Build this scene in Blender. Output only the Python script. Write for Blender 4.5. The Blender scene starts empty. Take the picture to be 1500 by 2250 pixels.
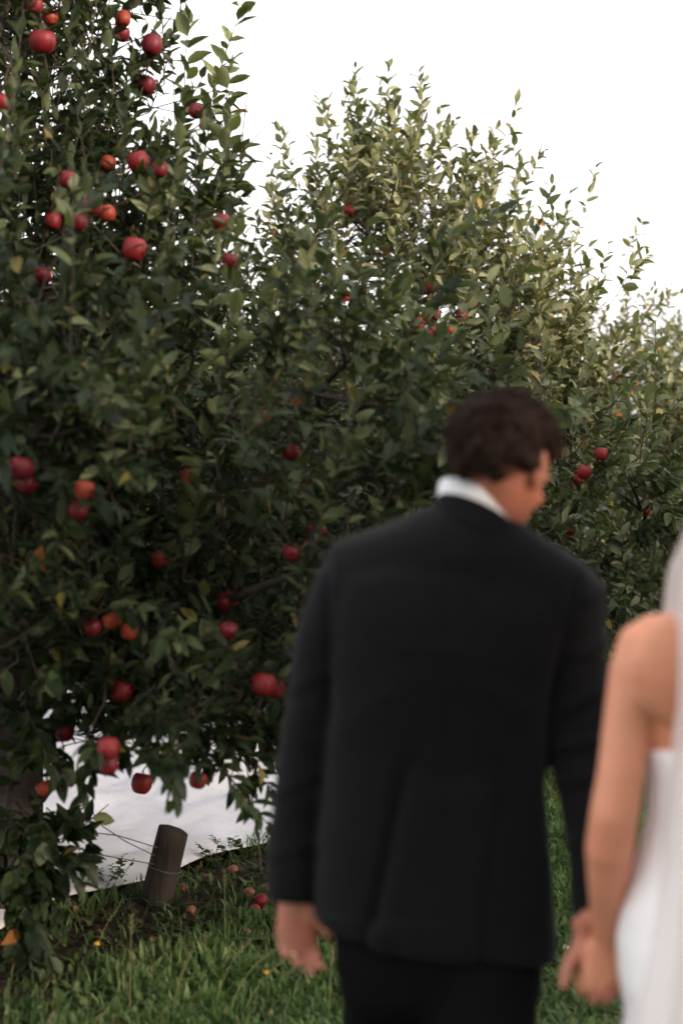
import bpy, bmesh, math, random
import numpy as np
from mathutils import Vector, Matrix, noise as mnoise

R = math.radians
random.seed(7)
rng = np.random.default_rng(7)
sc = bpy.context.scene
COL = sc.collection

# ------------------------------------------------------------------ camera
CAM_H = 1.57
FPX = 3125.0                      # focal length in photo pixels (50 mm on a 36 mm tall frame of 2250 px)
cam = bpy.data.cameras.new('camera')
camo = bpy.data.objects.new('camera', cam)
COL.objects.link(camo)
camo.location = (0, 0, CAM_H)
camo.rotation_euler = (R(90), 0, 0)
cam.sensor_fit = 'VERTICAL'
cam.sensor_height = 36.0
cam.sensor_width = 24.0
cam.lens = 50.0
cam.clip_start = 0.05
cam.clip_end = 2000
cam.dof.use_dof = True
cam.dof.focus_distance = 6.6
cam.dof.aperture_fstop = 1.75
sc.camera = camo

# ------------------------------------------------------------------ light
SUN_EL, SUN_AZ = 15.0, 122.0      # azimuth clockwise from +Y (where the camera looks)
w = bpy.data.worlds.new('World'); sc.world = w; w.use_nodes = True
nt = w.node_tree; nt.nodes.clear()
sky = nt.nodes.new('ShaderNodeTexSky'); sky.sky_type = 'NISHITA'; sky.sun_disc = False
sky.sun_elevation = R(SUN_EL); sky.sun_rotation = R(SUN_AZ)
sky.air_density = 3.0; sky.dust_density = 3.0; sky.ozone_density = 1.0
hs = nt.nodes.new('ShaderNodeHueSaturation'); hs.inputs['Saturation'].default_value = 0.16
bg = nt.nodes.new('ShaderNodeBackground'); bg.inputs['Strength'].default_value = 0.15
wo = nt.nodes.new('ShaderNodeOutputWorld')
nt.links.new(sky.outputs[0], hs.inputs['Color']); 
vm = nt.nodes.new('ShaderNodeMix'); vm.data_type = 'RGBA'; vm.inputs[0].default_value = .62      # thin even cloud veil over the clear sky
vm.inputs[7].default_value = (3.45, 3.36, 3.52, 1)
nt.links.new(hs.outputs[0], vm.inputs[6]); nt.links.new(vm.outputs[2], bg.inputs['Color'])
nt.links.new(bg.outputs[0], wo.inputs['Surface'])
sl = bpy.data.lights.new('sun', 'SUN'); sl.energy = 2.0; sl.angle = R(10); sl.color = (1.0, 0.79, 0.57)
so = bpy.data.objects.new('sun', sl); COL.objects.link(so)
sd = Vector((math.sin(R(SUN_AZ))*math.cos(R(SUN_EL)), math.cos(R(SUN_AZ))*math.cos(R(SUN_EL)), math.sin(R(SUN_EL))))
so.rotation_euler = sd.to_track_quat('Z', 'Y').to_euler()
so.location = sd*30
sc.view_settings.view_transform = 'Standard'; sc.view_settings.look = 'None'
sc.view_settings.gamma = 1.0; sc.view_settings.exposure = 1.88
sc.render.engine = 'CYCLES'
sc.cycles.max_bounces = 8; sc.cycles.transparent_max_bounces = 12
sc.cycles.use_denoising = True

# ------------------------------------------------------------------ helpers
def P(px, py, D):
    """photo pixel + distance along the view axis -> world point"""
    return np.array([(px-750)/FPX*D, D, CAM_H-(py-1125)/FPX*D])

def tag(o, label=None, cat=None, group=None, kind=None):
    if label: o['label'] = label
    if cat: o['category'] = cat
    if group: o['group'] = group
    if kind: o['kind'] = kind
    return o

def empty(name, loc=(0, 0, 0)):
    o = bpy.data.objects.new(name, None); o.location = loc; COL.objects.link(o); o.empty_display_size = .1
    return o

def link(name, me, mat=None, parent=None):
    o = bpy.data.objects.new(name, me); COL.objects.link(o)
    if mat is not None and len(me.materials) == 0: me.materials.append(mat)
    if parent is not None:
        o.parent = parent
        o.matrix_parent_inverse = Matrix.Translation(-Vector(parent.location))
    return o

def tri_mesh(name, V, T, smooth=True, col=None):
    V = np.asarray(V, dtype=np.float32).reshape(-1, 3); T = np.asarray(T, dtype=np.int32).reshape(-1, 3)
    me = bpy.data.meshes.new(name)
    me.vertices.add(len(V)); me.vertices.foreach_set('co', V.ravel())
    n = len(T)
    me.loops.add(n*3); me.loops.foreach_set('vertex_index', T.ravel())
    me.polygons.add(n); me.polygons.foreach_set('loop_start', np.arange(0, n*3, 3, dtype=np.int32))
    me.polygons.foreach_set('loop_total', np.full(n, 3, dtype=np.int32))
    if smooth: me.polygons.foreach_set('use_smooth', np.ones(n, dtype=bool))
    me.update(calc_edges=True)
    if col is not None:
        a = me.color_attributes.new('leaf_col', 'FLOAT_COLOR', 'POINT')
        c = np.ones((len(V), 4), dtype=np.float32); c[:, :3] = col
        a.data.foreach_set('color', c.ravel())
    return me

class MB:
    def __init__(s): s.v = []; s.f = []; s.n = 0
    def add(s, V, F):
        V = np.asarray(V, float); s.v.append(V)
        s.f += [tuple(i+s.n for i in f) for f in F]; s.n += len(V)
    def loft(s, rings, cap=True):
        rings = [np.asarray(r, float) for r in rings]; k = len(rings[0]); m = len(rings)
        V = np.concatenate(rings); F = []
        for i in range(m-1):
            for j in range(k):
                a = i*k+j; b = i*k+(j+1) % k
                F.append((a, b, b+k, a+k))
        if cap:
            F.append(tuple(range(k-1, -1, -1))); F.append(tuple(range((m-1)*k, m*k)))
        s.add(V, F)
    def tube(s, pts, rad, k=8, flat=1.0, axis=None, round_ends=True):
        """tube through pts with radii; flat scales the section along `axis`"""
        pts = [np.asarray(p, float) for p in pts]; rad = list(rad)
        if round_ends:
            d0 = pts[0]-pts[1]; d0 /= np.linalg.norm(d0)+1e-9
            d1 = pts[-1]-pts[-2]; d1 /= np.linalg.norm(d1)+1e-9
            pts = [pts[0]+d0*rad[0]*.85, pts[0]+d0*rad[0]*.5]+pts+[pts[-1]+d1*rad[-1]*.5, pts[-1]+d1*rad[-1]*.85]
            rad = [rad[0]*.4, rad[0]*.82]+rad+[rad[-1]*.82, rad[-1]*.4]
        rings = []; prev = None
        for i, p in enumerate(pts):
            t = pts[min(i+1, len(pts)-1)]-pts[max(i-1, 0)]; t = t/(np.linalg.norm(t)+1e-9)
            ref = np.asarray(axis, float) if axis is not None else (prev if prev is not None else (np.array([1., 0, 0]) if abs(t[0]) < .8 else np.array([0, 1., 0])))
            a = ref-t*ref.dot(t); a /= np.linalg.norm(a)+1e-9
            b = np.cross(t, a); prev = a
            r = rad[i]; ra, rb = (r if np.isscalar(r) else r[0]), (r if np.isscalar(r) else r[1])
            ang = np.arange(k)*2*math.pi/k
            rings.append(p+np.outer(np.cos(ang)*ra*flat, a)+np.outer(np.sin(ang)*rb, b))
        s.loft(rings)
    def ellipsoid(s, c, r, rot=None, u=14, v=9):
        V = []; 
        for i in range(1, v):
            ph = math.pi*i/v
            for j in range(u):
                th = 2*math.pi*j/u
                V.append((r[0]*math.sin(ph)*math.cos(th), r[1]*math.sin(ph)*math.sin(th), r[2]*math.cos(ph)))
        V = np.array(V)
        V = np.concatenate([V, [[0, 0, r[2]], [0, 0, -r[2]]]])
        if rot is not None: V = V@np.asarray(rot).T
        V = V+np.asarray(c); F = []
        for i in range(v-2):
            for j in range(u):
                a = i*u+j; b = i*u+(j+1) % u
                F.append((a, a+u, b+u, b))
        top = (v-1)*u
        for j in range(u):
            F.append((top, j, (j+1) % u)); F.append((top+1, (v-2)*u+(j+1) % u, (v-2)*u+j))
        s.add(V, F)
    def mesh(s, name, smooth=True):
        me = bpy.data.meshes.new(name)
        me.from_pydata([tuple(p) for p in np.concatenate(s.v)], [], s.f)
        bm = bmesh.new(); bm.from_mesh(me); bmesh.ops.recalc_face_normals(bm, faces=bm.faces); bm.to_mesh(me); bm.free()
        if smooth: me.polygons.foreach_set('use_smooth', np.ones(len(me.polygons), dtype=bool))
        return me
    def build(s, name, mat, parent=None, smooth=True):
        return link(name, s.mesh(name, smooth), mat, parent)

def voxel(me, size, smooth_it=4, name='m', fac=.5):
    """union of the closed shells in me as one continuous surface"""
    o = bpy.data.objects.new('tmp', me); COL.objects.link(o)
    m = o.modifiers.new('r', 'REMESH'); m.mode = 'VOXEL'; m.voxel_size = size; m.use_smooth_shade = True
    if smooth_it:
        q = o.modifiers.new('s', 'SMOOTH'); q.factor = fac; q.iterations = smooth_it
    dg = bpy.context.evaluated_depsgraph_get()
    out = bpy.data.meshes.new_from_object(o.evaluated_get(dg)); out.name = name
    bpy.data.objects.remove(o); bpy.data.meshes.remove(me)
    out.polygons.foreach_set('use_smooth', np.ones(len(out.polygons), dtype=bool))
    return out

def get_co(me):
    a = np.empty(len(me.vertices)*3, dtype=np.float32); me.vertices.foreach_get('co', a); return a.reshape(-1, 3).astype(float)
def get_no(me):
    a = np.empty(len(me.vertices)*3, dtype=np.float32); me.vertices.foreach_get('normal', a); return a.reshape(-1, 3).astype(float)
def set_co(me, V):
    me.vertices.foreach_set('co', V.astype(np.float32).ravel()); me.update()
def sstep(a, b, x):
    t = np.clip((x-a)/(b-a), 0, 1); return t*t*(3-2*t)
def nz(V, s, seed=0.):
    return np.array([mnoise.noise(Vector((p[0]*s+seed, p[1]*s+seed*.7, p[2]*s-seed))) for p in V])

# ------------------------------------------------------------------ materials
def mat(name, base, rough=.6, spec=.3, noise_scale=None, noise_amt=.25, bump=0., bump_scale=60., sub=0., **kw):
    m = bpy.data.materials.new(name); m.use_nodes = True
    n = m.node_tree.nodes; l = m.node_tree.links; b = n['Principled BSDF']
    b.inputs['Base Color'].default_value = (*base, 1); b.inputs['Roughness'].default_value = rough
    b.inputs['Specular IOR Level'].default_value = spec
    if sub:
        b.inputs['Subsurface Weight'].default_value = sub
        b.inputs['Subsurface Radius'].default_value = (.9, .35, .2); b.inputs['Subsurface Scale'].default_value = .008
    for k, v in kw.items(): b.inputs[k].default_value = v
    tc = n.new('ShaderNodeTexCoord')
    if noise_scale:
        t = n.new('ShaderNodeTexNoise'); t.inputs['Scale'].default_value = noise_scale; t.inputs['Detail'].default_value = 5
        l.new(tc.outputs['Object'], t.inputs['Vector'])
        r = n.new('ShaderNodeMapRange'); r.inputs[1].default_value = .3; r.inputs[2].default_value = .7
        r.inputs[3].default_value = 1-noise_amt; r.inputs[4].default_value = 1+noise_amt
        l.new(t.outputs[0], r.inputs[0])
        mx = n.new('ShaderNodeMix'); mx.data_type = 'RGBA'; mx.blend_type = 'MULTIPLY'; mx.inputs[0].default_value = 1
        mx.inputs[6].default_value = (*base, 1); l.new(r.outputs[0], mx.inputs[7]); l.new(mx.outputs[2], b.inputs['Base Color'])
    if bump:
        t = n.new('ShaderNodeTexNoise'); t.inputs['Scale'].default_value = bump_scale; t.inputs['Detail'].default_value = 6
        l.new(tc.outputs['Object'], t.inputs['Vector'])
        bp = n.new('ShaderNodeBump'); bp.inputs['Strength'].default_value = bump; bp.inputs['Distance'].default_value = .01
        l.new(t.outputs[0], bp.inputs['Height']); l.new(bp.outputs[0], b.inputs['Normal'])
    return m

def leaf_mat(name, rough=.5, trans=.16, under=.55, undercol=(.17, .19, .11)):
    m = bpy.data.materials.new(name); m.use_nodes = True
    n = m.node_tree.nodes; l = m.node_tree.links; b = n['Principled BSDF']; out = n['Material Output']
    a = n.new('ShaderNodeAttribute'); a.attribute_name = 'leaf_col'
    g = n.new('ShaderNodeNewGeometry')
    tc = n.new('ShaderNodeTexCoord'); t = n.new('ShaderNodeTexNoise'); t.inputs['Scale'].default_value = 55; t.inputs['Detail'].default_value = 3
    l.new(tc.outputs['Object'], t.inputs['Vector'])
    r = n.new('ShaderNodeMapRange'); r.inputs[1].default_value = .3; r.inputs[2].default_value = .7; r.inputs[3].default_value = .8; r.inputs[4].default_value = 1.2
    l.new(t.outputs[0], r.inputs[0])
    mu = n.new('ShaderNodeMix'); mu.data_type = 'RGBA'; mu.blend_type = 'MULTIPLY'; mu.inputs[0].default_value = 1
    l.new(a.outputs['Color'], mu.inputs[6]); l.new(r.outputs[0], mu.inputs[7])
    un = n.new('ShaderNodeMix'); un.data_type = 'RGBA'; un.inputs[0].default_value = under
    l.new(mu.outputs[2], un.inputs[6]); un.inputs[7].default_value = (*undercol, 1)
    sel = n.new('ShaderNodeMix'); sel.data_type = 'RGBA'
    l.new(g.outputs['Backfacing'], sel.inputs[0]); l.new(mu.outputs[2], sel.inputs[6]); l.new(un.outputs[2], sel.inputs[7])
    l.new(sel.outputs[2], b.inputs['Base Color'])
    b.inputs['Roughness'].default_value = rough; b.inputs['Specular IOR Level'].default_value = .25
    tr = n.new('ShaderNodeBsdfTranslucent')
    br = n.new('ShaderNodeMix'); br.data_type = 'RGBA'; br.blend_type = 'MULTIPLY'; br.inputs[0].default_value = 1
    l.new(mu.outputs[2], br.inputs[6]); br.inputs[7].default_value = (1.5, 1.7, .6, 1)
    l.new(br.outputs[2], tr.inputs['Color'])
    ms = n.new('ShaderNodeMixShader'); ms.inputs[0].default_value = trans
    l.new(b.outputs[0], ms.inputs[1]); l.new(tr.outputs[0], ms.inputs[2]); l.new(ms.outputs[0], out.inputs['Surface'])
    return m

M_LEAF = leaf_mat('apple_leaf')
M_GRASS = leaf_mat('grass_blade', rough=.55, trans=.25, under=.15)
M_LITTER = leaf_mat('dead_leaf', rough=.8, trans=.1, under=.2, undercol=(.2, .14, .09))
M_BARK = mat('bark', (.055, .046, .04), .9, .2, 14, .45, .8, 45)
M_TWIG = mat('twig_bark', (.06, .045, .036), .7, .3, 30, .3)
M_SUIT = mat('black_wool', (.0058, .0057, .0070), .9, .12, 40, .12, .12, 900, **{'Sheen Weight': .05, 'Sheen Roughness': .5})
M_TROUSER = mat('black_trouser_wool', (.0045, .0045, .005), .9, .08, 40, .12, .1, 900)
M_SHIRT = mat('white_cotton', (.8, .8, .83), .8, .2, 30, .04)
M_SKIN = mat('skin', (.46, .20, .135), .5, .35, 18, .12, .08, 120, sub=.25)
M_SKIN_B = mat('skin_warm', (.68, .30, .18), .48, .35, 12, .09, .05, 120, sub=.25)
def skin_var(m, red, sc1=7.):
    n = m.node_tree.nodes; l = m.node_tree.links; b = n['Principled BSDF']; src = b.inputs['Base Color'].links[0].from_socket
    tc = n.new('ShaderNodeTexCoord'); t = n.new('ShaderNodeTexNoise'); t.inputs['Scale'].default_value = sc1; t.inputs['Detail'].default_value = 4; l.new(tc.outputs['Object'], t.inputs[0])
    r = n.new('ShaderNodeMapRange'); r.inputs[1].default_value = .42; r.inputs[2].default_value = .68; r.inputs[4].default_value = .7; l.new(t.outputs[0], r.inputs[0])
    mx = n.new('ShaderNodeMix'); mx.data_type = 'RGBA'; l.new(r.outputs[0], mx.inputs[0]); l.new(src, mx.inputs[6]); mx.inputs[7].default_value = (*red, 1); l.new(mx.outputs[2], b.inputs['Base Color'])
skin_var(M_SKIN, (.50, .15, .10), 14.); skin_var(M_SKIN_B, (.66, .25, .155), 8.)
M_HAIR = mat('dark_brown_hair', (.026, .0145, .011), .75, .12, 70, .3)
M_HAIR_B = mat('brown_hair', (.06, .035, .022), .5, .35, 70, .3)
M_GOLD = mat('gold', (.85, .62, .28), .25, .5, Metallic=1.0)
M_SHOE = mat('black_leather', (.012, .012, .012), .3, .5, 40, .2)
M_DRESS = mat('ivory_satin', (.88, .86, .87), .5, .4, 9, .03, .1, 14, **{'Sheen Weight': .1})
M_SHEET = mat('white_ground_cloth', (.72, .71, .75), .75, .25, 3.2, .14, .5, 26)
M_WIRE = mat('wire_steel', (.13, .12, .12), .5, .4, 30, .3, Metallic=.6)
M_EYE = mat('eye', (.75, .72, .7), .2, .5, 30, .02)

def veil_mat():
    m = bpy.data.materials.new('tulle'); m.use_nodes = True
    n = m.node_tree.nodes; l = m.node_tree.links; b = n['Principled BSDF']; out = n['Material Output']
    b.inputs['Base Color'].default_value = (.94, .92, .925, 1); b.inputs['Roughness'].default_value = .7
    t = n.new('ShaderNodeBsdfTransparent'); tl = n.new('ShaderNodeBsdfTranslucent'); tl.inputs[0].default_value = (.94, .92, .925, 1)
    m1 = n.new('ShaderNodeMixShader'); m1.inputs[0].default_value = .5; l.new(b.outputs[0], m1.inputs[1]); l.new(tl.outputs[0], m1.inputs[2])
    m2 = n.new('ShaderNodeMixShader'); m2.inputs[0].default_value = .74
    l.new(t.outputs[0], m2.inputs[1]); l.new(m1.outputs[0], m2.inputs[2]); l.new(m2.outputs[0], out.inputs['Surface'])
    return m
M_VEIL = veil_mat()

def apple_mat(name, c1, c2, patch=.5):
    m = mat(name, c1, .48, .35)
    n = m.node_tree.nodes; l = m.node_tree.links; b = n['Principled BSDF']
    tc = n.new('ShaderNodeTexCoord'); oi = n.new('ShaderNodeObjectInfo')
    ad = n.new('ShaderNodeVectorMath'); ad.operation = 'ADD'; l.new(tc.outputs['Object'], ad.inputs[0])
    sc_ = n.new('ShaderNodeVectorMath'); sc_.operation = 'SCALE'; sc_.inputs['Scale'].default_value = 7.
    cb = n.new('ShaderNodeCombineXYZ')
    for i in range(3): l.new(oi.outputs['Random'], cb.inputs[i])
    l.new(cb.outputs[0], sc_.inputs[0]); l.new(sc_.outputs[0], ad.inputs[1])
    t = n.new('ShaderNodeTexNoise'); t.inputs['Scale'].default_value = 14; t.inputs['Detail'].default_value = 4; l.new(ad.outputs[0], t.inputs['Vector'])
    st = n.new('ShaderNodeTexNoise'); st.inputs['Scale'].default_value = 90; l.new(ad.outputs[0], st.inputs['Vector'])
    mm = n.new('ShaderNodeMath'); mm.operation = 'MULTIPLY_ADD'; mm.inputs[1].default_value = .25; l.new(st.outputs[0], mm.inputs[0]); l.new(t.outputs[0], mm.inputs[2])
    r = n.new('ShaderNodeMapRange'); r.inputs[1].default_value = patch+.08; r.inputs[2].default_value = patch+.3; l.new(mm.outputs[0], r.inputs[0])
    mx = n.new('ShaderNodeMix'); mx.data_type = 'RGBA'; l.new(r.outputs[0], mx.inputs[0])
    mx.inputs[6].default_value = (*c1, 1); mx.inputs[7].default_value = (*c2, 1); l.new(mx.outputs[2], b.inputs['Base Color'])
    return m
M_APPLE = [apple_mat('apple_red', (.20, .011, .017), (.28, .05, .022), .58),
           apple_mat('apple_crimson', (.145, .008, .015), (.21, .022, .021), .6),
           apple_mat('apple_orange_red', (.26, .030, .014), (.32, .08, .026), .55)]
M_APPLE_OLD = apple_mat('apple_browned', (.22, .06, .04), (.20, .12, .065), .45)

def post_mat():
    m = mat('weathered_wood', (.045, .036, .03), .9, .15, 10, .35)
    n = m.node_tree.nodes; l = m.node_tree.links; b = n['Principled BSDF']
    tc = n.new('ShaderNodeTexCoord'); mp = n.new('ShaderNodeMapping'); mp.inputs['Scale'].default_value = (60, 60, 5)
    l.new(tc.outputs['Object'], mp.inputs[0])
    t = n.new('ShaderNodeTexNoise'); t.inputs['Scale'].default_value = 1.; t.inputs['Detail'].default_value = 5; l.new(mp.outputs[0], t.inputs[0])
    bp = n.new('ShaderNodeBump'); bp.inputs['Strength'].default_value = .9; bp.inputs['Distance'].default_value = .008
    l.new(t.outputs[0], bp.inputs['Height']); l.new(bp.outputs[0], b.inputs['Normal'])
    return m
M_POST = post_mat()

# ------------------------------------------------------------------ layout of the orchard
T1 = np.array([-1.27, 5.4]); T2 = np.array([.43, 9.3]); T3 = np.array([2.3, 13.2]); T4 = np.array([4.45, 17.4])
E0 = np.array([-1.02, 5.8]); EU = np.array([.47, .883]); EU /= np.linalg.norm(EU); EV = np.array([-EU[1], EU[0]])   # edge of the white cloth, its direction, away from the alley
def rowco(x, y):
    d0 = x-E0[0]; d1 = y-E0[1]
    return d0*EU[0]+d1*EU[1], d0*EV[0]+d1*EV[1]      # along the row, across (positive = cloth side)
def ground_z(x, y):
    x = np.asarray(x, float); y = np.asarray(y, float)
    s, v = rowco(x, y)
    z = .025*np.sin(x*1.7+y*.9)+.018*np.sin(x*.8-y*2.1+1.3)
    z = z+.03*np.exp(-((v+.5)/.4)**2)               # low bank along the tree row
    return z*np.exp(-(x*x+y*y)/1600.)

# ------------------------------------------------------------------ ground
def make_ground():
    g = np.concatenate([-np.geomspace(1200, 14, 18), np.linspace(-13, 13, 105), np.geomspace(14, 1200, 18)])
    gx, gy = np.meshgrid(g, g+6., indexing='ij'); n = len(g)
    V = np.stack([gx.ravel(), gy.ravel(), ground_z(gx, gy).ravel()], 1)
    idx = np.arange(n*n).reshape(n, n)
    a, b, c, d = idx[:-1, :-1].ravel(), idx[1:, :-1].ravel(), idx[1:, 1:].ravel(), idx[:-1, 1:].ravel()
    T = np.concatenate([np.stack([a, b, c], 1), np.stack([a, c, d], 1)])
    me = tri_mesh('ground', V, T)
    m = bpy.data.materials.new('orchard_ground'); m.use_nodes = True
    nn = m.node_tree.nodes; l = m.node_tree.links; bs = nn['Principled BSDF']; bs.inputs['Roughness'].default_value = .95; bs.inputs['Specular IOR Level'].default_value = .1
    tc = nn.new('ShaderNodeTexCoord')
    t1 = nn.new('ShaderNodeTexNoise'); t1.inputs['Scale'].default_value = 1.1; t1.inputs['Detail'].default_value = 6; l.new(tc.outputs['Object'], t1.inputs[0])
    t2 = nn.new('ShaderNodeTexNoise'); t2.inputs['Scale'].default_value = 28; t2.inputs['Detail'].default_value = 6; l.new(tc.outputs['Object'], t2.inputs[0])
    ra = nn.new('ShaderNodeValToRGB'); l.new(t2.outputs[0], ra.inputs[0])
    ra.color_ramp.elements[0].position = .35; ra.color_ramp.elements[0].color = (.022, .03, .012, 1)
    ra.color_ramp.elements[1].position = .7; ra.color_ramp.elements[1].color = (.055, .08, .025, 1)
    rb = nn.new('ShaderNodeValToRGB'); l.new(t2.outputs[0], rb.inputs[0])
    rb.color_ramp.elements[0].position = .3; rb.color_ramp.elements[0].color = (.018, .014, .010, 1)
    rb.color_ramp.elements[1].position = .75; rb.color_ramp.elements[1].color = (.06, .045, .03, 1)
    # bare soil strip along the row (position across the row, roughened by noise)
    sp = nn.new('ShaderNodeSeparateXYZ'); l.new(tc.outputs['Object'], sp.inputs[0])
    def mth(op, a_, b_, c_=None):
        q = nn.new('ShaderNodeMath'); q.operation = op
        for i, vv in enumerate((a_, b_, c_)):
            if vv is None: continue
            if isinstance(vv, (int, float)): q.inputs[i].default_value = vv
            else: l.new(vv, q.inputs[i])
        return q.outputs[0]
    vx = mth('MULTIPLY', mth('ADD', sp.outputs[0], -float(E0[0])), float(EV[0]))
    vv = mth('MULTIPLY_ADD', mth('ADD', sp.outputs[1], -float(E0[1])), float(EV[1]), vx)
    vn = mth('MULTIPLY_ADD', t1.outputs[0], .9, vv)
    wv = mth('ABSOLUTE', mth('ADD', vn, -.25), 0.)
    mr = nn.new('ShaderNodeMapRange'); mr.inputs[1].default_value = .5; mr.inputs[2].default_value = .95; l.new(wv, mr.inputs[0])
    mx = nn.new('ShaderNodeMix'); mx.data_type = 'RGBA'; l.new(mr.outputs[0], mx.inputs[0]); l.new(rb.outputs[0], mx.inputs[6]); l.new(ra.outputs[0], mx.inputs[7])
    l.new(mx.outputs[2], bs.inputs['Base Color'])
    bp = nn.new('ShaderNodeBump'); bp.inputs['Strength'].default_value = .8; bp.inputs['Distance'].default_value = .03
    l.new(t2.outputs[0], bp.inputs['Height']); l.new(bp.outputs[0], bs.inputs['Normal'])
    o = link('ground', me, m); tag(o, 'orchard ground of soil and grass', None, None, 'structure')
make_ground()

# ------------------------------------------------------------------ white cloth strips laid between the rows
def make_cloth(name, v0, v1, s0, s1, label, seed):
    ns, nv = 190, 60
    S = np.linspace(s0, s1, ns); W = np.linspace(0, 1, nv)
    gs, gw = np.meshgrid(S, W, indexing='ij')
    edge = .05*np.sin(gs*2.3+seed)+.03*np.sin(gs*6.1+seed*2)
    gv = v0+edge*(1-gw)+(v1-v0)*gw
    x = E0[0]+EU[0]*gs+EV[0]*gv; y = E0[1]+EU[1]*gs+EV[1]*gv
    q = np.stack([gs.ravel()*1.2, gv.ravel()*3., np.zeros(gs.size)], 1)
    q2 = np.stack([gs.ravel()*1.0, gv.ravel()*9., np.zeros(gs.size)], 1)
    wr = np.abs(nz(q, 1., seed)).reshape(gs.shape)*.13+np.abs(nz(q2, 1., seed+3)).reshape(gs.shape)*.05
    z = ground_z(x, y)+.03+wr*(.25+np.minimum(1, gw*5))+.10*np.sin(np.clip(gw, 0, 1)*math.pi)
    V = np.stack([x.ravel(), y.ravel(), z.ravel()], 1)
    idx = np.arange(ns*nv).reshape(ns, nv)
    a, b, c, d = idx[:-1, :-1].ravel(), idx[1:, :-1].ravel(), idx[1:, 1:].ravel(), idx[:-1, 1:].ravel()
    T = np.concatenate([np.stack([a, b, c], 1), np.stack([a, c, d], 1)])
    o = link(name, tri_mesh(name, V, T), M_SHEET)
    sd_ = o.modifiers.new('thick', 'SOLIDIFY'); sd_.thickness = .004
    tag(o, label, 'ground cloth', 'white cloth strips between the tree rows')
make_cloth('ground_cloth', -.14, 2.35, -3., 3.6, 'wrinkled white cloth strip on the ground behind the cut post', 1.7)
make_cloth('ground_cloth', 2.62, 4.2, -3., 4.2, 'white cloth strip beyond the dark gap, farther behind the tree trunk', 6.1)

# ------------------------------------------------------------------ apple trees
LT = np.array([0, .22, .22, .22, .5, .5, .5, .78, .78, .78, 1.])
LX = np.array([0, -.82, 0, .82, -1, 0, 1, -.62, 0, .62, 0.])
LF = np.array([(0, 2, 1), (0, 3, 2), (1, 2, 5), (1, 5, 4), (2, 3, 6), (2, 6, 5), (4, 5, 8), (4, 8, 7), (5, 6, 9), (5, 9, 8), (7, 8, 10), (8, 9, 10)])
def unit(a): return a/(np.linalg.norm(a, axis=-1, keepdims=True)+1e-9)
def leaf_verts(O, D, N, L, W, fold, curl, wav):
    """O,D,N (n,3), rest (n,) -> (n,11,3)"""
    B = np.cross(D, N)
    t = LT[None, :]*L[:, None]; x = LX[None, :]*(W*L)[:, None]
    z = np.abs(LX)[None, :]*(fold*W*L)[:, None]-(LT**2)[None, :]*(curl*L)[:, None]+wav*(W*L)[:, None]*(np.abs(LX) > 0)[None, :]
    return O[:, None, :]+t[..., None]*D[:, None, :]+x[..., None]*B[:, None, :]+z[..., None]*N[:, None, :]
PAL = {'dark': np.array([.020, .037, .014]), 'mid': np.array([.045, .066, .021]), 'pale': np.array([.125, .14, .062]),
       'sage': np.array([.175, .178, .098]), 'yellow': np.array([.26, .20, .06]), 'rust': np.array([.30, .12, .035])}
KEYS = list(PAL)
def leaf_variants(tint=lambda k: 1.):
    out = {}
    for ki, k in enumerate(KEYS):
        out[k] = []
        for j in range(4):
            n1 = lambda v: np.array([v])
            V = leaf_verts(np.zeros((1, 3)), np.array([[0, 1., 0]]), np.array([[0, 0, 1.]]), n1(1.), n1([.20, .23, .26, .19][j]),
                           n1([.5, .3, .65, .4][j]), n1([.16, .3, .08, .22][j]), .12*rng.standard_normal((1, 11)))[0]
            c = PAL[k]*[.8, .95, 1.05, 1.2][j]*tint(k)
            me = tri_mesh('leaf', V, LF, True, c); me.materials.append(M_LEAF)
            out[k].append(me)
    return out
VARS = leaf_variants()
VARS_DARK = leaf_variants(lambda k: {'dark': .64, 'mid': .76, 'pale': .95, 'sage': 1.15, 'yellow': .75, 'rust': .75}[k]*np.array([.97, 1.04, .93]))

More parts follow.
